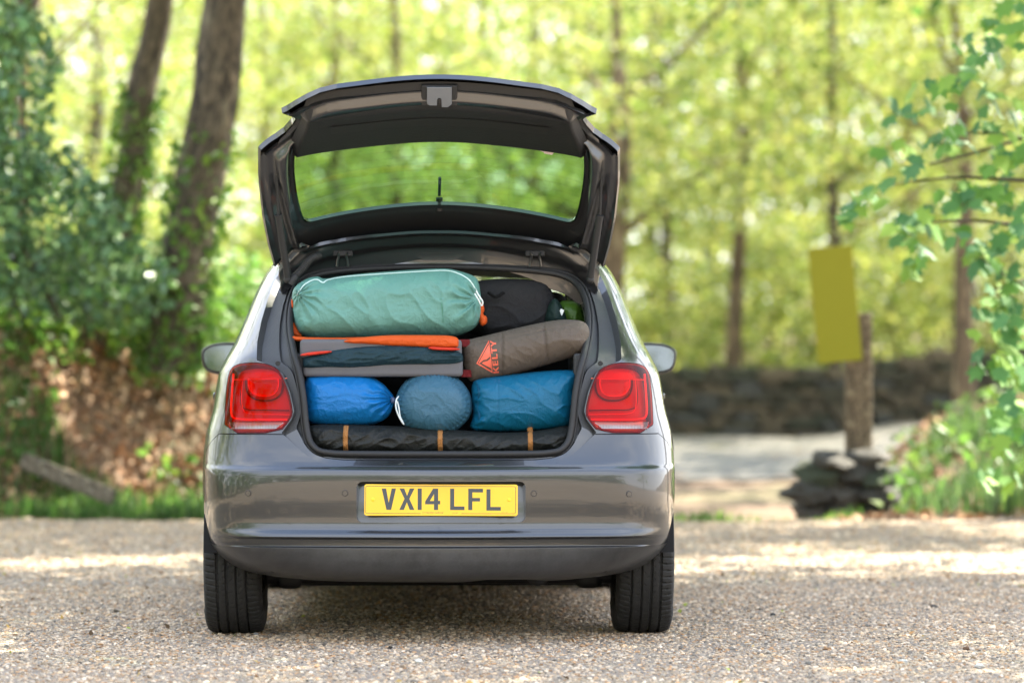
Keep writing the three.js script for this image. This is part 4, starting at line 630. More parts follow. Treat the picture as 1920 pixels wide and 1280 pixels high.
function crown(seed, n, clumps, spread, size, pal, shape) {      // clumps of leaves through the volume that shape() fills
  const r = rngOf(seed), g = gaussOf(r), list = [], cs = []; for (let k = 0; k < clumps; k++) cs.push([shape(r), 0.6 + 0.8 * r()]);
  for (let k = 0; k < n; k++) { const [c, w] = cs[Math.floor(r() * cs.length)]; list.push(leafAt(V(c.x + g() * spread * w, c.y + g() * spread * 0.45 * w, c.z + g() * spread * w), size * (0.6 + 0.8 * r()), r, tone(pal, r))); }
  return leaves(list);
}
const leafMat = (rough, tr, name) => std(1, 1, 1, rough, { vertexColors: true, transmission: tr, ior: 1.4, specularIntensity: 0.5, name });
const LEAF = leafMat(0.82, 0.68, 'spring leaves'), LEAFDARK = leafMat(0.6, 0.5, 'glossy leaves'), IVY = std(1, 1, 1, 0.42, { vertexColors: true, transmission: 0.2, ior: 1.4, name: 'ivy leaves' }), DRY = std(1, 1, 1, 0.9, { vertexColors: true, name: 'dead leaves' });
const SPRING = [[0.34, 0.38, 0.08], [0.27, 0.345, 0.07], [0.42, 0.425, 0.12], [0.17, 0.26, 0.05]], FRESH = [[0.1, 0.21, 0.04], [0.13, 0.26, 0.045], [0.18, 0.29, 0.045]], DEEP = [[0.09, 0.18, 0.075], [0.11, 0.23, 0.08], [0.09, 0.19, 0.1], [0.18, 0.31, 0.09]];
const barkTex = dataTex(256, (u, v) => { const a = tileNoise(u, v, 10), b = tileNoise(u * 1, v, 34, 1.3), c = tileNoise(u, v, 6, 4.2), s = clamp(0.55 + 0.5 * a + 0.4 * b, 0.15, 1), l = clamp(c * 3.2 - 0.3, 0, 1); return [lerp(s, 0.9, l * 0.6), lerp(s * 0.95, 0.92, l * 0.6), lerp(s * 0.88, 0.88, l * 0.6)]; }, true);
const bark = (r, g, b, rx = 2, ry = 3) => { const t = barkTex.clone(); t.repeat.set(rx, ry); t.needsUpdate = true; return std(r, g, b, 0.9, { map: t, bumpMap: t, bumpScale: 0.02, name: 'bark' }); };
const BARK = bark(0.42, 0.33, 0.22), BARKDARK = bark(0.27, 0.235, 0.18, 3, 8);

// shared crowns of the woodland
const beech = (r) => { const a = r() * 6.283, h = r(), w = Math.sqrt(r()) * (3.6 - 1.6 * Math.abs(h - 0.35)); return V(Math.cos(a) * w, 2.6 + h * 4.6, Math.sin(a) * w); };
const bushy = (r) => { const a = r() * 6.283, h = r(), w = Math.sqrt(r()) * (1.7 - 0.9 * h); return V(Math.cos(a) * w, 0.25 + h * 3.0, Math.sin(a) * w); };
const CROWNS = [0, 1, 2].map((k) => crown(100 + k, 4500, 64, 0.75, 0.12, SPRING, beech)), BUSHES = [0, 1, 2].map((k) => crown(200 + k, 2600, 32, 0.55, 0.11, SPRING, bushy));
const TREES = [[1132, 46, 0.2, 0.1], [1276, 53, 0.09, -0.3], [1371, 50, 0.12, 0.05], [1452, 66, 0.11, 0.1], [1565, 49, 0.1, 0], [1690, 58, 0.13, 0.2], [1812, 45, 0.14, -0.1], [1890, 60, 0.15, 0.1], [1225, 72, 0.14, 0], [1510, 78, 0.13, 0.1], [1620, 70, 0.1, -0.2], [1330, 76, 0.12, 0.1], [732, 56, 0.11, 0], [908, 62, 0.13, 0], [610, 58, 0.12, 0.1], [505, 66, 0.12, -0.1], [120, 48, 0.13, 0.3], [20, 40, 0.1, 0.2], [560, 78, 0.14, 0], [820, 76, 0.15, 0.1], [1010, 70, 0.15, 0], [245, 62, 0.13, 0.2], [390, 74, 0.14, 0], [2020, 52, 0.16, 0], [2150, 66, 0.16, 0], [-90, 56, 0.15, 0.2], [1740, 76, 0.15, 0], [-400, 46, 0.14, 0], [-800, 42, 0.15, 0.1], [-1350, 48, 0.15, 0], [-1900, 40, 0.16, 0], [-620, 60, 0.15, 0], [-1100, 64, 0.15, 0], [2350, 50, 0.15, 0]];
TREES.forEach(([px, d, rad, lean], k) => {
  const z = 11 - d, x = (px - CAM.cx) / CAM.f * d, y = terrain(x, z), r = rngOf(500 + k), t = thing('woodland_tree', k === 0 ? 'stout brown beech trunk right behind the raised tailgate corner' : k === 2 ? 'straight brown beech trunk between tailgate and olive board' : k === 4 ? 'beech trunk rising straight above the olive board' : 'young beech tree with sunlit yellow green leaves in the wood', 'tree', k === 0 || k === 2 || k === 4 ? undefined : 'trees of the sunlit wood');
  t.position.set(x, y, z);
  const tall = clamp(d / 46, 1, 1.5), top = (6 + 1.5 * r()) * tall, pts = [V(0, -0.2, 0), V(lean * 0.6 + (r() - 0.5) * 0.1, 2, (r() - 0.5) * 0.2), V(lean * 1.2 + (r() - 0.5) * 0.3, 4.2, (r() - 0.5) * 0.4), V(lean * 1.6, top, 0)];
  mesh('trunk', taper(pts, [rad * 1.25, rad, rad * 0.8, rad * 0.25], 10, 0.15, k), k % 3 === 1 ? BARKDARK : BARK, t);
  for (let b = 0; b < 4; b++) { const a = r() * 6.28, h = 2.6 + r() * 3.5, s = V(lean * h * 0.28, h, 0); mesh('limb', taper([s, s.clone().add(V(Math.cos(a) * 1.1, 0.7, Math.sin(a) * 1.1)), s.clone().add(V(Math.cos(a) * 2.4, 1.1 + r(), Math.sin(a) * 2.4))], [rad * 0.35, rad * 0.22, rad * 0.06], 7), BARK, t); }
  const c = stuff(mesh('crown', CROWNS[k % 3], LEAF, t)); c.rotation.y = r() * 6.28; const s = 0.85 + 0.35 * r(); c.scale.set(s, s * (0.92 + 0.2 * r()) * tall, s); c.position.y = -0.2 + 0.6 * r();
});
const SAPLINGS = [[1200, 51, 0.8], [1300, 58, 1], [1420, 55, 0.9], [1490, 60, 1], [1600, 56, 0.9], [1700, 52, 0.8], [1790, 55, 1], [1890, 50, 1], [1250, 66, 1.2], [1380, 68, 1.2], [1540, 68, 1.2], [1660, 66, 1.1], [1780, 68, 1.2], [1900, 66, 1.2], [470, 54, 1], [540, 62, 1.2], [380, 50, 1], [280, 56, 1.1], [180, 46, 0.9], [80, 52, 1.1], [0, 46, 1], [-60, 60, 1.2], [640, 64, 1.2], [1100, 60, 1.1], [760, 66, 1.2], [900, 62, 1.1], [1000, 64, 1.1], [-330, 42, 1.1], [-700, 46, 1.2], [-1150, 44, 1.2], [-1600, 46, 1.2], [330, 44, 1]];
SAPLINGS.forEach(([px, d, s], k) => {
  const z = 11 - d, x = (px - CAM.cx) / CAM.f * d, r = rngOf(900 + k), t = thing('hazel_sapling', 'leafy yellow green sapling growing below the beech trees', 'sapling', 'saplings below the beeches'); t.position.set(x, terrain(x, z), z);
  for (let b = 0; b < 3; b++) { const a = r() * 6.28; mesh('stem', taper([V(0, -0.1, 0), V(Math.cos(a) * 0.25, 1.2, Math.sin(a) * 0.25), V(Math.cos(a) * 0.7, 2.8 * s, Math.sin(a) * 0.7)], [0.035, 0.025, 0.008], 6), BARK, t); }
  const c = stuff(mesh('foliage', BUSHES[k % 3], LEAF, t)); c.rotation.y = r() * 6.28; c.scale.set(s * 1.1, s, s * 1.1);
});
{ // far edge of the wood, one mass of leaves
  const clump = crown(77, 260, 8, 0.7, 0.2, SPRING, (r) => V((r() - 0.5) * 2, (r() - 0.5) * 1.6, (r() - 0.5) * 2)), n = 300, im = new THREE.InstancedMesh(clump, LEAF, n), r = rngOf(78), M = new THREE.Matrix4(), Q = new THREE.Quaternion(); im.name = 'far_woodland'; im.castShadow = im.receiveShadow = true;
  for (let k = 0; k < n; k++) { const z = -78 - r() * 16, x = (r() - 0.45) * 46; Q.setFromEuler(new THREE.Euler(0, r() * 6.28, 0)); M.compose(V(x, terrain(x, z) + 0.4 + r() * 11.5, z), Q, V(1, 1, 1).multiplyScalar(0.8 + 0.6 * r())); im.setMatrixAt(k, M); }
  scene.add(im); tag(im, 'far mass of sunlit yellow green leaves closing the wood', 'woodland', null, 'stuff');
}
// two old leaning trunks on the bank
function bankTree(name, label, line, z, w, seed) {
  const pts = line.map(([px, py]) => at(px, py, z)), t = thing(name, label, 'tree', null), b = pts[0]; t.position.copy(b); const loc = pts.map((p) => p.clone().sub(b)), last = loc[loc.length - 1], up = last.clone().sub(loc[loc.length - 2]).normalize();
  loc.push(last.clone().addScaledVector(up, 2.2), last.clone().addScaledVector(up, 5).add(V(0.2, 0.4, 0))); w = [...w, w[w.length - 1] * 0.75, w[w.length - 1] * 0.35];
  mesh('trunk', taper(loc, w, 18, 0.22, seed), BARKDARK, t);
  const r = rngOf(seed + 40), top = loc[loc.length - 2];
  for (let k = 0; k < 4; k++) { const a = r() * 6.28; mesh('limb', taper([top.clone().addScaledVector(up, -1.2 + k * 0.7), top.clone().add(V(Math.cos(a) * 1.4, 0.6 + k * 0.5, Math.sin(a) * 1.4)), top.clone().add(V(Math.cos(a) * 2.8, 1.2 + k * 0.5, Math.sin(a) * 2.8))], [w[0] * 0.35, w[0] * 0.2, 0.02], 8), BARKDARK, t); }
  const c = stuff(mesh('crown', CROWNS[seed % 3], LEAF, t)); c.position.set(top.x, top.y - 3.9, top.z + 1); c.scale.set(1.45, 1.15, 1.45);
  // ivy that climbs the trunk
  const list = [], curve3 = new THREE.CatmullRomCurve3(loc); for (let k = 0; k < 900; k++) { const f = r() ** 1.6 * 0.42, p = curve3.getPoint(f), a = r() * 6.28, R = w[0] * (1.05 + 0.35 * r() ** 3) ; list.push(leafAt(p.add(V(Math.cos(a) * R, (r() - 0.5) * 0.2, Math.sin(a) * R)), 0.075 * (0.6 + 0.8 * r()), r, tone(FRESH, r), 1)); }
  stuff(mesh('climbing_ivy', leaves(list), LEAFDARK, t));
}
bankTree('leaning_tree', 'thick leaning tree trunk with mottled grey bark and ivy on the bank', [[318, 700], [338, 560], [362, 400], [392, 250], [412, 110], [428, -60]], -11.6, [0.2, 0.17, 0.16, 0.15, 0.14, 0.13], 3);
bankTree('slender_tree', 'slimmer leaning trunk, pale on one side, beside the thick one', [[190, 560], [222, 420], [250, 280], [268, 160], [292, 60], [312, -60]], -14.5, [0.15, 0.125, 0.105, 0.095, 0.085, 0.08], 4);
bankTree('thin_bent_tree', 'thin bent greenish trunk above the ivy bushes', [[-30, 330], [0, 150], [30, 60], [50, 10], [66, -40]], -13, [0.09, 0.08, 0.075, 0.07, 0.065], 5);
// ivy bushes on the bank
for (const [k, [px, py, z, rx, ry, n, label]] of [[0, [0, 205, -10, 0.34, 0.85, 1400, 'tall dark ivy bush rising above the bank']], [1, [50, 420, -10.2, 0.6, 0.47, 1900, 'broad dark green ivy bush spilling over the bank']], [2, [170, 525, -11.2, 0.55, 0.3, 1200, 'low ivy bush hanging over the leaf litter']], [3, [290, 615, -12.4, 0.5, 0.3, 1100, 'fresh green bramble bush by the foot of the thick trunk']], [4, [420, 700, -13.6, 0.55, 0.4, 1200, 'shaded bramble bush behind the car at the bank']]]) {
  const r = rngOf(1300 + k), c = at(px, py, z), list = [], t = thing('ivy_bush', label, 'bush'); t.position.copy(c);
  for (let j = 0; j < n; j++) { const a = r() * 6.283, b = Math.acos(2 * r() - 1), q = 0.55 + 0.5 * Math.cbrt(r()), lump = 1 + 0.35 * noise(Math.sin(b) * Math.cos(a) * 2.2 + k * 9, Math.cos(b) * 2.2, Math.sin(b) * Math.sin(a) * 2.2), R = q * lump; list.push(leafAt(V(rx * R * Math.sin(b) * Math.cos(a), ry * R * Math.cos(b), 0.55 * R * Math.sin(b) * Math.sin(a)), 0.075 * (0.6 + 0.8 * r()), r, tone(k > 2 ? FRESH : DEEP, r), 1)); }
  for (let j = 0; j < 4; j++) mesh('stem', taper([V((r() - 0.5) * rx, -ry - 0.15, -0.2), V((r() - 0.5) * rx, 0, 0), V((r() - 0.5) * rx * 1.6, ry * 0.8, 0.1)], [0.011, 0.008, 0.003], 6), BARKDARK, t);
  stuff(mesh('foliage', leaves(list), k > 2 ? LEAFDARK : IVY, t));
}
{ // dead leaves, ferns and grass: what nobody could count
  const r = rngOf(61), dry = [], C = [[0.36, 0.2, 0.1], [0.28, 0.15, 0.08], [0.46, 0.3, 0.18], [0.2, 0.12, 0.07], [0.4, 0.26, 0.16]];
  for (let k = 0; k < 15000; k++) { const x = -5 + r() * 5.2, z = bankFoot(x) + 0.2 - r() * 2.6; dry.push(leafAt(V(x, terrain(x, z) + 0.02 * r(), z), 0.07 * (0.5 + r()), r, tone(C, r), 0.9)); }
  for (let k = 0; k < 5000; k++) { const d = 20.5 + r() * 12, x = 0.12 * d + r() * 3.2, z = 11 - d; dry.push(leafAt(V(x, terrain(x, z) + 0.02 * r(), z), 0.07 * (0.5 + r()), r, tone(C, r), 0.9)); }
  tag(stuff(mesh('leaf_litter', leaves(dry), DRY)), 'brown dead leaves strewn over the banks', 'leaf litter');
  const fallen = []; for (let k = 0; k < 900; k++) { const x = -3.2 + r() * 7, z = -9.5 + r() * 11.2; if (noise(x * 0.8, z * 0.8, 12) > -0.1) fallen.push(leafAt(V(x, terrain(x, z) + 0.008, z), 0.012 + 0.02 * r() ** 2, r, tone([[0.4, 0.26, 0.08], [0.3, 0.16, 0.06], [0.35, 0.38, 0.06], [0.16, 0.1, 0.05]], r), 0.3)); }
  tag(stuff(mesh('fallen_leaves', leaves(fallen), DRY)), 'small fallen leaves and bud scales scattered on the gravel', 'fallen leaves');
  const blades = (spots, h0, h1, pal, lean = 0.5) => { const pos = [], col = [], idx = [], nor = []; for (const [x, z] of spots) { const k = pos.length / 3, y = terrain(x, z) - 0.01, h = lerp(h0, h1, r()) * (0.75 + 0.9 * noise(x * 1.7, z * 1.7, 11)), a = r() * 6.28, b = r() * 6.28, w = 0.004 + 0.006 * r(), l = lean * h * r(), c = tone(pal, r), dx = Math.cos(a) * w, dz = Math.sin(a) * w, ex = Math.cos(b) * l, ez = Math.sin(b) * l; pos.push(x - dx, y, z - dz, x + dx, y, z + dz, x - dx * 0.8 + ex * 0.35, y + h * 0.6, z - dz * 0.8 + ez * 0.35, x + dx * 0.8 + ex * 0.35, y + h * 0.6, z + dz * 0.8 + ez * 0.35, x + ex, y + h, z + ez); idx.push(k, k + 1, k + 3, k, k + 3, k + 2, k + 2, k + 3, k + 4); const n = V(-Math.sin(a), 0.35, Math.cos(a)).normalize(); for (let j = 0; j < 5; j++) { col.push(...c); nor.push(n.x, n.y, n.z); } } const g = new THREE.BufferGeometry(); g.setAttribute('position', new THREE.Float32BufferAttribute(pos, 3)); g.setAttribute('color', new THREE.Float32BufferAttribute(col, 3)); g.setAttribute('normal', new THREE.Float32BufferAttribute(nor, 3)); g.setIndex(idx); return g; };
  const left = [], right = [], far = [];
  for (let k = 0; k < 9000; k++) { const x = -4.2 + r() * 3.6, z = lotEdge(x) - 0.05 - r() ** 1.4 * 1.5; if (noise(x * 2.2, z * 2.2, 8) > -0.25) left.push([x, z]); }
  for (let k = 0; k < 10000; k++) { const d = 20.6 + r() * 6, x = (d < 23 ? 0.143 : 0.125) * d + 0.1 + r() * 2.4, z = 11 - d; if (noise(x * 1.6, z * 1.6, 3) > -0.12) right.push([x, z]); }
  for (let k = 0; k < 1500; k++) { const x = 1.55 + r() * 1.2, z = -9.9 - r() * 0.9; if (noise(x * 3, z * 2, 5) > 0.12) far.push([x, z]); }
  tag(stuff(mesh('verge_grass', blades(left, 0.06, 0.22, [[0.1, 0.22, 0.04], [0.14, 0.28, 0.05], [0.17, 0.25, 0.07], [0.07, 0.16, 0.04]]), LEAF)), 'bright green grass at the foot of the earth bank', 'grass');
  tag(stuff(mesh('mound_grass', blades(right, 0.1, 0.3, [[0.09, 0.17, 0.05], [0.13, 0.22, 0.05], [0.08, 0.14, 0.055]]), LEAF)), 'long grass on the mound beside the rocks', 'grass');
  tag(stuff(mesh('edge_grass', blades(far, 0.05, 0.14, FRESH), LEAF)), 'short grass tufts at the gravel edge below the rocks', 'grass');
  const under = [], fernR = []; for (let k = 0; k < 9000; k++) { const x = -5 + r() * 4.8, z = bankFoot(x) - 1.1 - r() * 3; if (noise(x * 0.9, z * 0.9, 2) > -0.3) under.push(leafAt(V(x, terrain(x, z) + r() * 0.55 * (0.6 + noise(x * 1.3, z * 1.3, 4)), z), 0.06 + 0.06 * r(), r, tone(FRESH, r), 0.8)); }
  for (let k = 0; k < 1300; k++) { const d = 21.3 + r() * 7, x = 0.131 * d + r() * 2.6, z = 11 - d; if (noise(x * 1.5, z * 1.5, 2) > -0.05) fernR.push(leafAt(V(x, terrain(x, z) + r() * 0.3, z), 0.05 + 0.06 * r(), r, tone(FRESH, r), 0.8)); }
  tag(stuff(mesh('mound_ferns', leaves(fernR), LEAF)), 'low green ferns covering the mound beside the sign', 'ferns');
  tag(stuff(mesh('bank_undergrowth', leaves(under), LEAF)), 'fresh green undergrowth on top of the earth bank', 'undergrowth');
  const fern = []; for (let k = 0; k < 1700; k++) { const x = -4.4 + r() * 4, q = 0.2 + r() * 1.6, z = bankFoot(x) - q; if (noise(x * 1.8, z * 1.8, 6) > 0.1) fern.push(leafAt(V(x, terrain(x, z) + 0.05 + 0.16 * r(), z), 0.06 + 0.05 * r(), r, tone(FRESH, r), 0.8)); }
  tag(stuff(mesh('bank_herbs', leaves(fern), LEAF)), 'small green herbs sprouting from the earth bank', 'herbs');
}
{ // old plank on the bank
  const a = at(45, 862, -10.55), b = at(214, 932, -10.1), L = a.distanceTo(b), g = box(0, 0, 0, L, 0.11, 0.05, 0.012), p = g.attributes.position; for (let k = 0; k < p.count; k++) p.setY(k, p.getY(k) + 0.006 * noise(p.getX(k) * 6, p.getZ(k) * 20));
  const t = mesh('old_plank', g, bark(0.72, 0.66, 0.56, 4, 1)); t.position.copy(a).lerp(b, 0.5); t.quaternion.setFromUnitVectors(V(1, 0, 0), b.clone().sub(a).normalize()); tag(t, 'weathered grey plank lying aslant at the foot of the bank', 'plank');
}
{ // dry stone wall beyond the lane: every stone its own piece
  const r = rngOf(71), w = thing('dry_stone_wall', 'long low dry stone wall running beyond the grey lane', 'wall'), forms = [0, 1, 2, 3, 4].map((k) => { const g = new RoundedBoxGeometry(1, 1, 1, 1, 0.16), p = g.attributes.position; for (let j = 0; j < p.count; j++) { const x = p.getX(j), y = p.getY(j), z = p.getZ(j), q = 1 + 0.22 * noise(x * 2 + k * 7, y * 2, z * 2); p.setXYZ(j, x * q, y * q, z * q); } g.computeVertexNormals(); return g; });
  const mats = [[0.085, 0.078, 0.05], [0.12, 0.1, 0.065], [0.06, 0.065, 0.04], [0.16, 0.13, 0.08], [0.1, 0.1, 0.085]].map((c) => std(...c, 0.95, { bumpMap: speck, bumpScale: 0.02, name: 'mossy stone' }));
  const zOf = (x) => -37.4 - 0.012 * (x - 3) ** 2; let count = 0;
  mesh('wall_core', gridMesh(60, 1, (u, v) => { const x = lerp(1.2, 10.6, u), z = zOf(x) - 0.12; return [x, terrain(x, z) - 0.1 + v * 1.02, z]; }), mats[2], w);
  for (let row = 0; row < 8; row++) for (let x = 1.2 + r() * 0.2; x < 10.6 && count < 300;) { const l = 0.2 + 0.36 * r(), h = 0.125 * (0.85 + 0.3 * r()), s = new THREE.Mesh(forms[Math.floor(r() * 5)], mats[Math.floor(r() * 5)]); s.name = 'stone'; s.castShadow = s.receiveShadow = true; s.scale.set(l * 1.02, row === 7 ? h * 1.6 : h, 0.3 + 0.1 * r()); s.position.set(x + l / 2, terrain(x, zOf(x)) + 0.06 + row * 0.128, zOf(x) + 0.04 * (r() - 0.5)); s.rotation.set((r() - 0.5) * 0.1, 0.024 * (x - 3), (r() - 0.5) * 0.12); w.add(s); x += l; count++; }
}
{ // rocks that carry the sign post
  const r = rngOf(81), pile = thing('rock_heap', 'dark mossy heap of stacked rocks at the foot of the sign post', 'rocks'), m = [[0.05, 0.048, 0.042], [0.075, 0.07, 0.06], [0.04, 0.05, 0.03]].map((c) => std(...c, 0.9, { bumpMap: speck, bumpScale: 0.015 }));
  const rock = (k) => { const g = new THREE.IcosahedronGeometry(1, 3), p = g.attributes.position; for (let j = 0; j < p.count; j++) { const v = V(p.getX(j), p.getY(j), p.getZ(j)), q = 0.9 + 0.4 * noise(v.x * 1.3 + k * 5, v.y * 1.3, v.z * 1.3) + 0.1 * noise(v.x * 5 + k, v.y * 5, v.z * 5); p.setXYZ(j, v.x * q, v.y * q, v.z * q); } g.computeVertexNormals(); return g; }, R = [0, 1, 2, 3].map(rock);
  for (const [px, py, sx, sy] of [[1520, 960, 0.13, 0.09], [1580, 962, 0.16, 0.085], [1640, 965, 0.13, 0.08], [1515, 925, 0.14, 0.075], [1575, 922, 0.17, 0.08], [1645, 930, 0.14, 0.07], [1535, 887, 0.15, 0.07], [1600, 880, 0.16, 0.075], [1655, 895, 0.12, 0.07], [1560, 862, 0.12, 0.05], [1625, 858, 0.11, 0.05]]) { const q = at(px, py, -11 - 0.12 * r()), s = mesh('rock', R[Math.floor(r() * 4)], m[Math.floor(r() * 3)], pile); s.position.copy(q); s.scale.set(sx * 1.05, sy * 1.2, 0.2); s.rotation.set(r() * 0.4, r() * 6, (r() - 0.5) * 0.3); }
  const t = thing('sign_post', 'wooden post carrying a blank olive green board above the rocks', 'sign'), base = at(1612, 868, -11.25); t.position.copy(base);
  const g = box(0, 0.5, 0, 0.175, 1.06, 0.15, 0.02); mesh('post', g, bark(0.5, 0.42, 0.3, 1, 5), t);
  const a = at(1568, 570, -11.15).sub(base), b = mesh('board', box(0, 0, 0, 0.305, 0.79, 0.025, 0.004), std(0.21, 0.205, 0.004, 0.8), t); b.position.set(a.x, a.y, 0.1); b.rotation.z = 0.09;
}
// maple whose branches reach in from the right; its crown shades the lot
{
  const t = thing('maple_tree', 'big maple reaching in from the right with broad lobed leaves', 'tree'), r = rngOf(91), B = V(5.6, 0, -6.4); t.position.copy(B);
  mesh('trunk', taper([V(0, -0.2, 0), V(0.1, 2, 0), V(0.2, 4.5, -0.3), V(0.5, 7.5, -0.8)], [0.3, 0.24, 0.2, 0.1], 16, 0.15), BARKDARK, t);
  const limbs = [[V(0.1, 2.0, 0), V(-1.6, 2.35, 0.4), V(-3.1, 2.0, 0.9)], [V(0.05, 1.3, 0), V(-1.4, 1.75, 0.5), V(-2.8, 1.35, 0.9)], [V(0.02, 0.7, 0), V(-1.5, 1.0, 0.4), V(-2.7, 0.6, 0.8)], [V(0.2, 4.2, -0.2), V(1.2, 5.6, -1.2), V(2.2, 7.2, -2)], [V(0.2, 4.0, -0.2), V(-1.2, 5.4, 0.4), V(-2.2, 6.4, 0.8)], [V(0.2, 4.6, -0.3), V(0.6, 6, 1.2), V(0.8, 7, 2.4)], [V(0.2, 4.6, -0.3), V(-0.4, 6, -1.8), V(-0.8, 7.2, -2.8)]];
  limbs.forEach((l, k) => mesh('limb', taper(l, k < 3 ? [0.035, 0.018, 0.006] : [0.07, 0.04, 0.012], 9), BARKDARK, t));
  const spread = (rr) => { const a = rr() * 6.283, b = Math.acos(2 * rr() - 1), q = Math.cbrt(rr()); return V(-1.5 + 3.9 * q * Math.sin(b) * Math.cos(a), 7 + 2.2 * q * Math.cos(b), 1.1 + 3.7 * q * Math.sin(b) * Math.sin(a)); };
  stuff(mesh('crown', crown(92, 26000, 150, 0.75, 0.15, FRESH, spread), LEAF, t));
  const half = [[0, -0.42], [0.12, -0.36], [0.3, -0.42], [0.27, -0.22], [0.5, -0.1], [0.34, 0.0], [0.44, 0.26], [0.2, 0.2], [0.14, 0.3], [0, 0.56]], sh = new THREE.Shape(mirrored(half).map((q) => new THREE.Vector2(...q)));
  const forms = [0, 1, 2].map((k) => { const g = new THREE.ShapeGeometry(sh), p = g.attributes.position; for (let j = 0; j < p.count; j++) { const x = p.getX(j), y = p.getY(j); p.setZ(j, 0.12 * Math.abs(x) - 0.25 * y * y * (k - 0.5) + 0.05 * Math.sin(x * 9 + k)); } g.computeVertexNormals(); return g; });
  const mats = [[0.09, 0.22, 0.06], [0.13, 0.28, 0.05], [0.08, 0.2, 0.075], [0.2, 0.34, 0.05]].map((c) => std(...c, 0.75, { specularIntensity: 0.5, transmission: 0.4, ior: 1.4, name: 'maple leaf' }));
  const spots = [[1700, 430, 30, 30, 10], [1760, 400, 45, 35, 16], [1840, 360, 60, 50, 22], [1900, 290, 50, 60, 16], [1740, 480, 25, 25, 7], [1830, 480, 60, 40, 20], [1900, 560, 40, 60, 20], [1880, 680, 45, 50, 20], [1895, 800, 40, 60, 22], [1640, 360, 45, 30, 9], [1600, 410, 35, 22, 6], [1780, 260, 70, 40, 14], [1870, 200, 60, 50, 12], [1690, 300, 50, 30, 8], [1880, 900, 40, 30, 8], [1710, 505, 14, 14, 4], [1850, 90, 70, 40, 14], [1900, 30, 50, 40, 10], [1790, 170, 60, 40, 12], [1700, 210, 50, 30, 8], [1910, 420, 30, 60, 14], [1860, 600, 50, 50, 10], [1905, 720, 30, 70, 12]];
  for (const [px, py, sx, sy, n] of spots) for (let k = 0; k < n; k++) { const g = gaussOf(r), q = at(px + g() * sx, py + g() * sy, -5.4 + g() * 0.5).sub(B), m = mesh('leaf', forms[Math.floor(r() * 3)], mats[Math.floor(r() * 4)], t); m.position.copy(q); m.scale.setScalar(0.085 + 0.06 * r()); m.rotation.set(-0.5 - 0.7 * r(), (r() - 0.5) * 2.2, Math.PI + (r() - 0.5) * 2); }
  for (const [px, py, qx, qy] of [[1930, 420, 1700, 420], [1930, 330, 1640, 350], [1930, 560, 1840, 480], [1930, 700, 1870, 660], [1930, 830, 1885, 800], [1930, 260, 1780, 250]]) mesh('twig', taper([at(px + 60, py + 10, -5.5).sub(B), at((px + qx) / 2, (py + qy) / 2 - 8, -5.4).sub(B), at(qx, qy, -5.35).sub(B)], [0.012, 0.008, 0.003], 6), BARKDARK, t);
}
{ // second maple whose thin crown dapples the far side of the lot
  const t = thing('maple_tree', 'second maple just past the first, its thin crown over the lot edge', 'tree'); t.position.set(7.2, 0, -12);
  mesh('trunk', taper([V(0, -0.4, 0), V(-0.3, 2.5, 0.1), V(-1.2, 5.2, 0.3), V(-2.6, 7.6, 0.4)], [0.26, 0.2, 0.15, 0.06], 14, 0.15), BARKDARK, t);
  for (const l of [[V(-0.6, 4, 0.2), V(-2.6, 5.8, -1), V(-4.6, 6.8, -1.8)], [V(-0.9, 4.6, 0.2), V(-3, 6.2, 1), V(-5.2, 7, 1.8)], [V(-0.4, 3.6, 0.2), V(1, 5.4, 0.6), V(1.8, 6.6, 1)]]) mesh('limb', taper(l, [0.07, 0.045, 0.015], 8), BARKDARK, t);
  const spread = (rr) => { const a = rr() * 6.283, b = Math.acos(2 * rr() - 1), q = Math.cbrt(rr()); return V(-3.6 + 4.6 * q * Math.sin(b) * Math.cos(a), 7 + 1.5 * q * Math.cos(b), 0.4 + 2.6 * q * Math.sin(b) * Math.sin(a)); };
  stuff(mesh('crown', crown(93, 13000, 80, 0.6, 0.15, FRESH, spread), LEAF, t));
}
function overhang(label, base, c, R, count, size, pal, seed) {   // trees past the frame whose boughs hang over the verge and the lane
  const t = thing('verge_tree', label, 'tree'); t.position.set(base[0], terrain(base[0], base[1]), base[1]); const C = V(c[0] - base[0], c[1], c[2] - base[1]);
  mesh('trunk', taper([V(0, -0.4, 0), V(C.x * 0.05, 2.4, 0), V(C.x * 0.25, C.y * 0.75, C.z * 0.3), V(C.x * 0.6, C.y + 0.5, C.z * 0.6)], [0.24, 0.19, 0.14, 0.06], 12, 0.15), BARKDARK, t);
  for (const [x, y, z] of [[0.6, 0.1, 0.5], [-0.7, 0, 0.4], [-0.2, 0.2, -0.7], [0.3, 0.4, 0.1]]) mesh('limb', taper([V(C.x * 0.25, C.y * 0.75, C.z * 0.3), V(C.x * 0.7 + x * R[0] * 0.4, C.y * 0.92, C.z * 0.7 + z * R[2] * 0.4), V(C.x + x * R[0], C.y + y * R[1], C.z + z * R[2])], [0.06, 0.04, 0.012], 7), BARKDARK, t);
  stuff(mesh('crown', crown(seed, count, 80, 0.6, size, pal, (rr) => { const a = rr() * 6.283, b = Math.acos(2 * rr() - 1), q = Math.cbrt(rr()); return V(C.x + R[0] * q * Math.sin(b) * Math.cos(a), C.y + R[1] * q * Math.cos(b), C.z + R[2] * q * Math.sin(b) * Math.sin(a)); }), LEAF, t));
}
overhang('tree with fresh green boughs hanging over the lane beyond the sign', [9.2, -21], [4.6, 5.5, -20.5], [3.9, 2.3, 3.2], 13000, 0.13, [[0.06, 0.16, 0.035], [0.085, 0.2, 0.04], [0.12, 0.24, 0.045]], 94);
overhang('tall tree by the stone wall with a wide crown over the lane', [10.8, -33], [8.2, 8.4, -32], [5.2, 1.8, 5], 12000, 0.14, FRESH, 95);
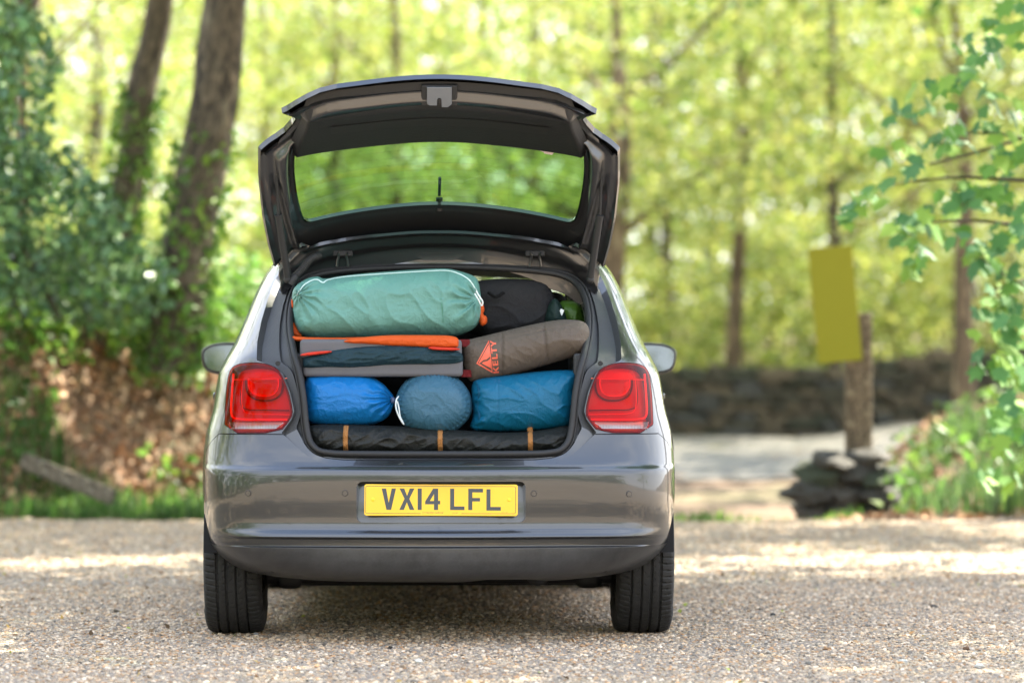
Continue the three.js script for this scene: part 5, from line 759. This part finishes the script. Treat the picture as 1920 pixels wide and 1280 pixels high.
// trees of the clearing behind and beside the lens: they are what the paint mirrors
[[-9, 27, 1.1], [-15, 33, 1.2], [8, 30, 1.15], [14, 24, 1.1], [-20, 18, 1.2], [18, 38, 1.3], [1, 44, 1.2], [-6, 48, 1.3], [20, 8, 1.2], [-9.5, 5, 1.0], [-8.2, -2, 0.95], [-12, 11, 1.15], [-8.4, -7, 0.9]].forEach(([x, z, s], k) => { const t = thing('clearing_tree', 'leafy tree at the edge of the clearing behind the photographer', 'tree', 'trees around the clearing'); t.position.set(x, 0, z); mesh('trunk', taper([V(0, -0.2, 0), V(0.1, 2.4, 0), V(0, 5, 0.1), V(0.1, 8.5, 0)], [0.24, 0.19, 0.14, 0.05], 10, 0.12), BARK, t); const c = stuff(mesh('crown', CROWNS[k % 3], LEAF, t)); c.scale.set(1.15 * s, s, 1.15 * s); c.position.y = -1.2; c.rotation.y = k; });
{ // thickets that ring the clearing to the left and behind the lens
  const full = crown(301, 5200, 60, 0.42, 0.11, [...DEEP, ...FRESH], (r) => { const a = r() * 6.283, h = r(), w = Math.sqrt(r()) * (1.9 - 0.8 * h); return V(Math.cos(a) * w, 0.2 + h * 3.2, Math.sin(a) * w); }), r = rngOf(302), spots = [];
  for (const z of [-7, -4.2, -1.2, 2, 5.2, 8.4]) spots.push([-7.2 - r() * 1.2 - (z < -3 ? 1.4 : 0), z, 1.05]);
  for (let k = 0; k < 13; k++) spots.push([-19 + k * 3.1 + r(), 25 + 4 * r() - 0.018 * (k - 6) ** 2, 1.35 + 0.3 * r()]);
  spots.forEach(([x, z, s], k) => { const t = thing('thicket', z > 12 ? 'dense green thicket closing the clearing behind the photographer' : 'dense green thicket along the left edge of the lot', 'thicket', z > 12 ? 'thickets behind the photographer' : 'thickets beside the lot'); t.position.set(x, terrain(x, z), z); for (let j = 0; j < 3; j++) { const a = r() * 6.28; mesh('stem', taper([V(0, -0.1, 0), V(Math.cos(a) * 0.3, 1.3, Math.sin(a) * 0.3), V(Math.cos(a) * 0.8, 2.9, Math.sin(a) * 0.8)], [0.04, 0.03, 0.01], 6), BARKDARK, t); } const c = stuff(mesh('foliage', full, LEAFDARK, t)); c.rotation.y = r() * 6.28; c.scale.setScalar(s); });
}
// loose stones one can pick out on the gravel
{
  const r = rngOf(95), list = [[566, 1197, 0.016, 0.46, 0.36, 0.27, 'tan pointed stone lying before the tyre'], [1815, 1218, 0.014, 0.16, 0.085, 0.045, 'round rust brown stone on the gravel'], [785, 1241, 0.015, 0.62, 0.58, 0.52, 'pale flat stone on the gravel'], [1695, 1240, 0.014, 0.45, 0.46, 0.45, 'grey flat stone on the gravel'], [1450, 1155, 0.012, 0.05, 0.05, 0.05, 'small black stone on the gravel by the tyre'], [1755, 1140, 0.013, 0.12, 0.11, 0.1, 'dark stone lying in a shadow streak'], [1840, 1250, 0.016, 0.5, 0.5, 0.48, 'broad pale grey stone near the rust brown one'], [480, 1190, 0.011, 0.3, 0.3, 0.3, 'small grey stone touching the tyre'], [732, 1215, 0.01, 0.03, 0.025, 0.02, 'tiny black stone in front of the car']];
  list.forEach(([px, py, s, cr, cg, cb, label], k) => { const d = CAM.f * CAM.y / (py - CAM.hy), q = at(px, py, 11 - d), m = mesh('stone', (() => { const g = new THREE.IcosahedronGeometry(1, 2), p = g.attributes.position; for (let j = 0; j < p.count; j++) { const v = V(p.getX(j), p.getY(j), p.getZ(j)), f = 0.85 + 0.45 * noise(v.x * 1.1 + k * 3, v.y * 1.1, v.z * 1.1); p.setXYZ(j, v.x * f, v.y * f * 0.7, v.z * f); } g.computeVertexNormals(); return g; })(), std(cr, cg, cb, 0.85, { bumpMap: speck, bumpScale: 0.002 })); m.scale.set(s * 1.3, s, s); m.position.set(q.x, terrain(q.x, q.z) + s * 0.4, q.z); m.rotation.y = r() * 6; tag(m, label, 'stone'); });
}
renderer.render(scene, camera);
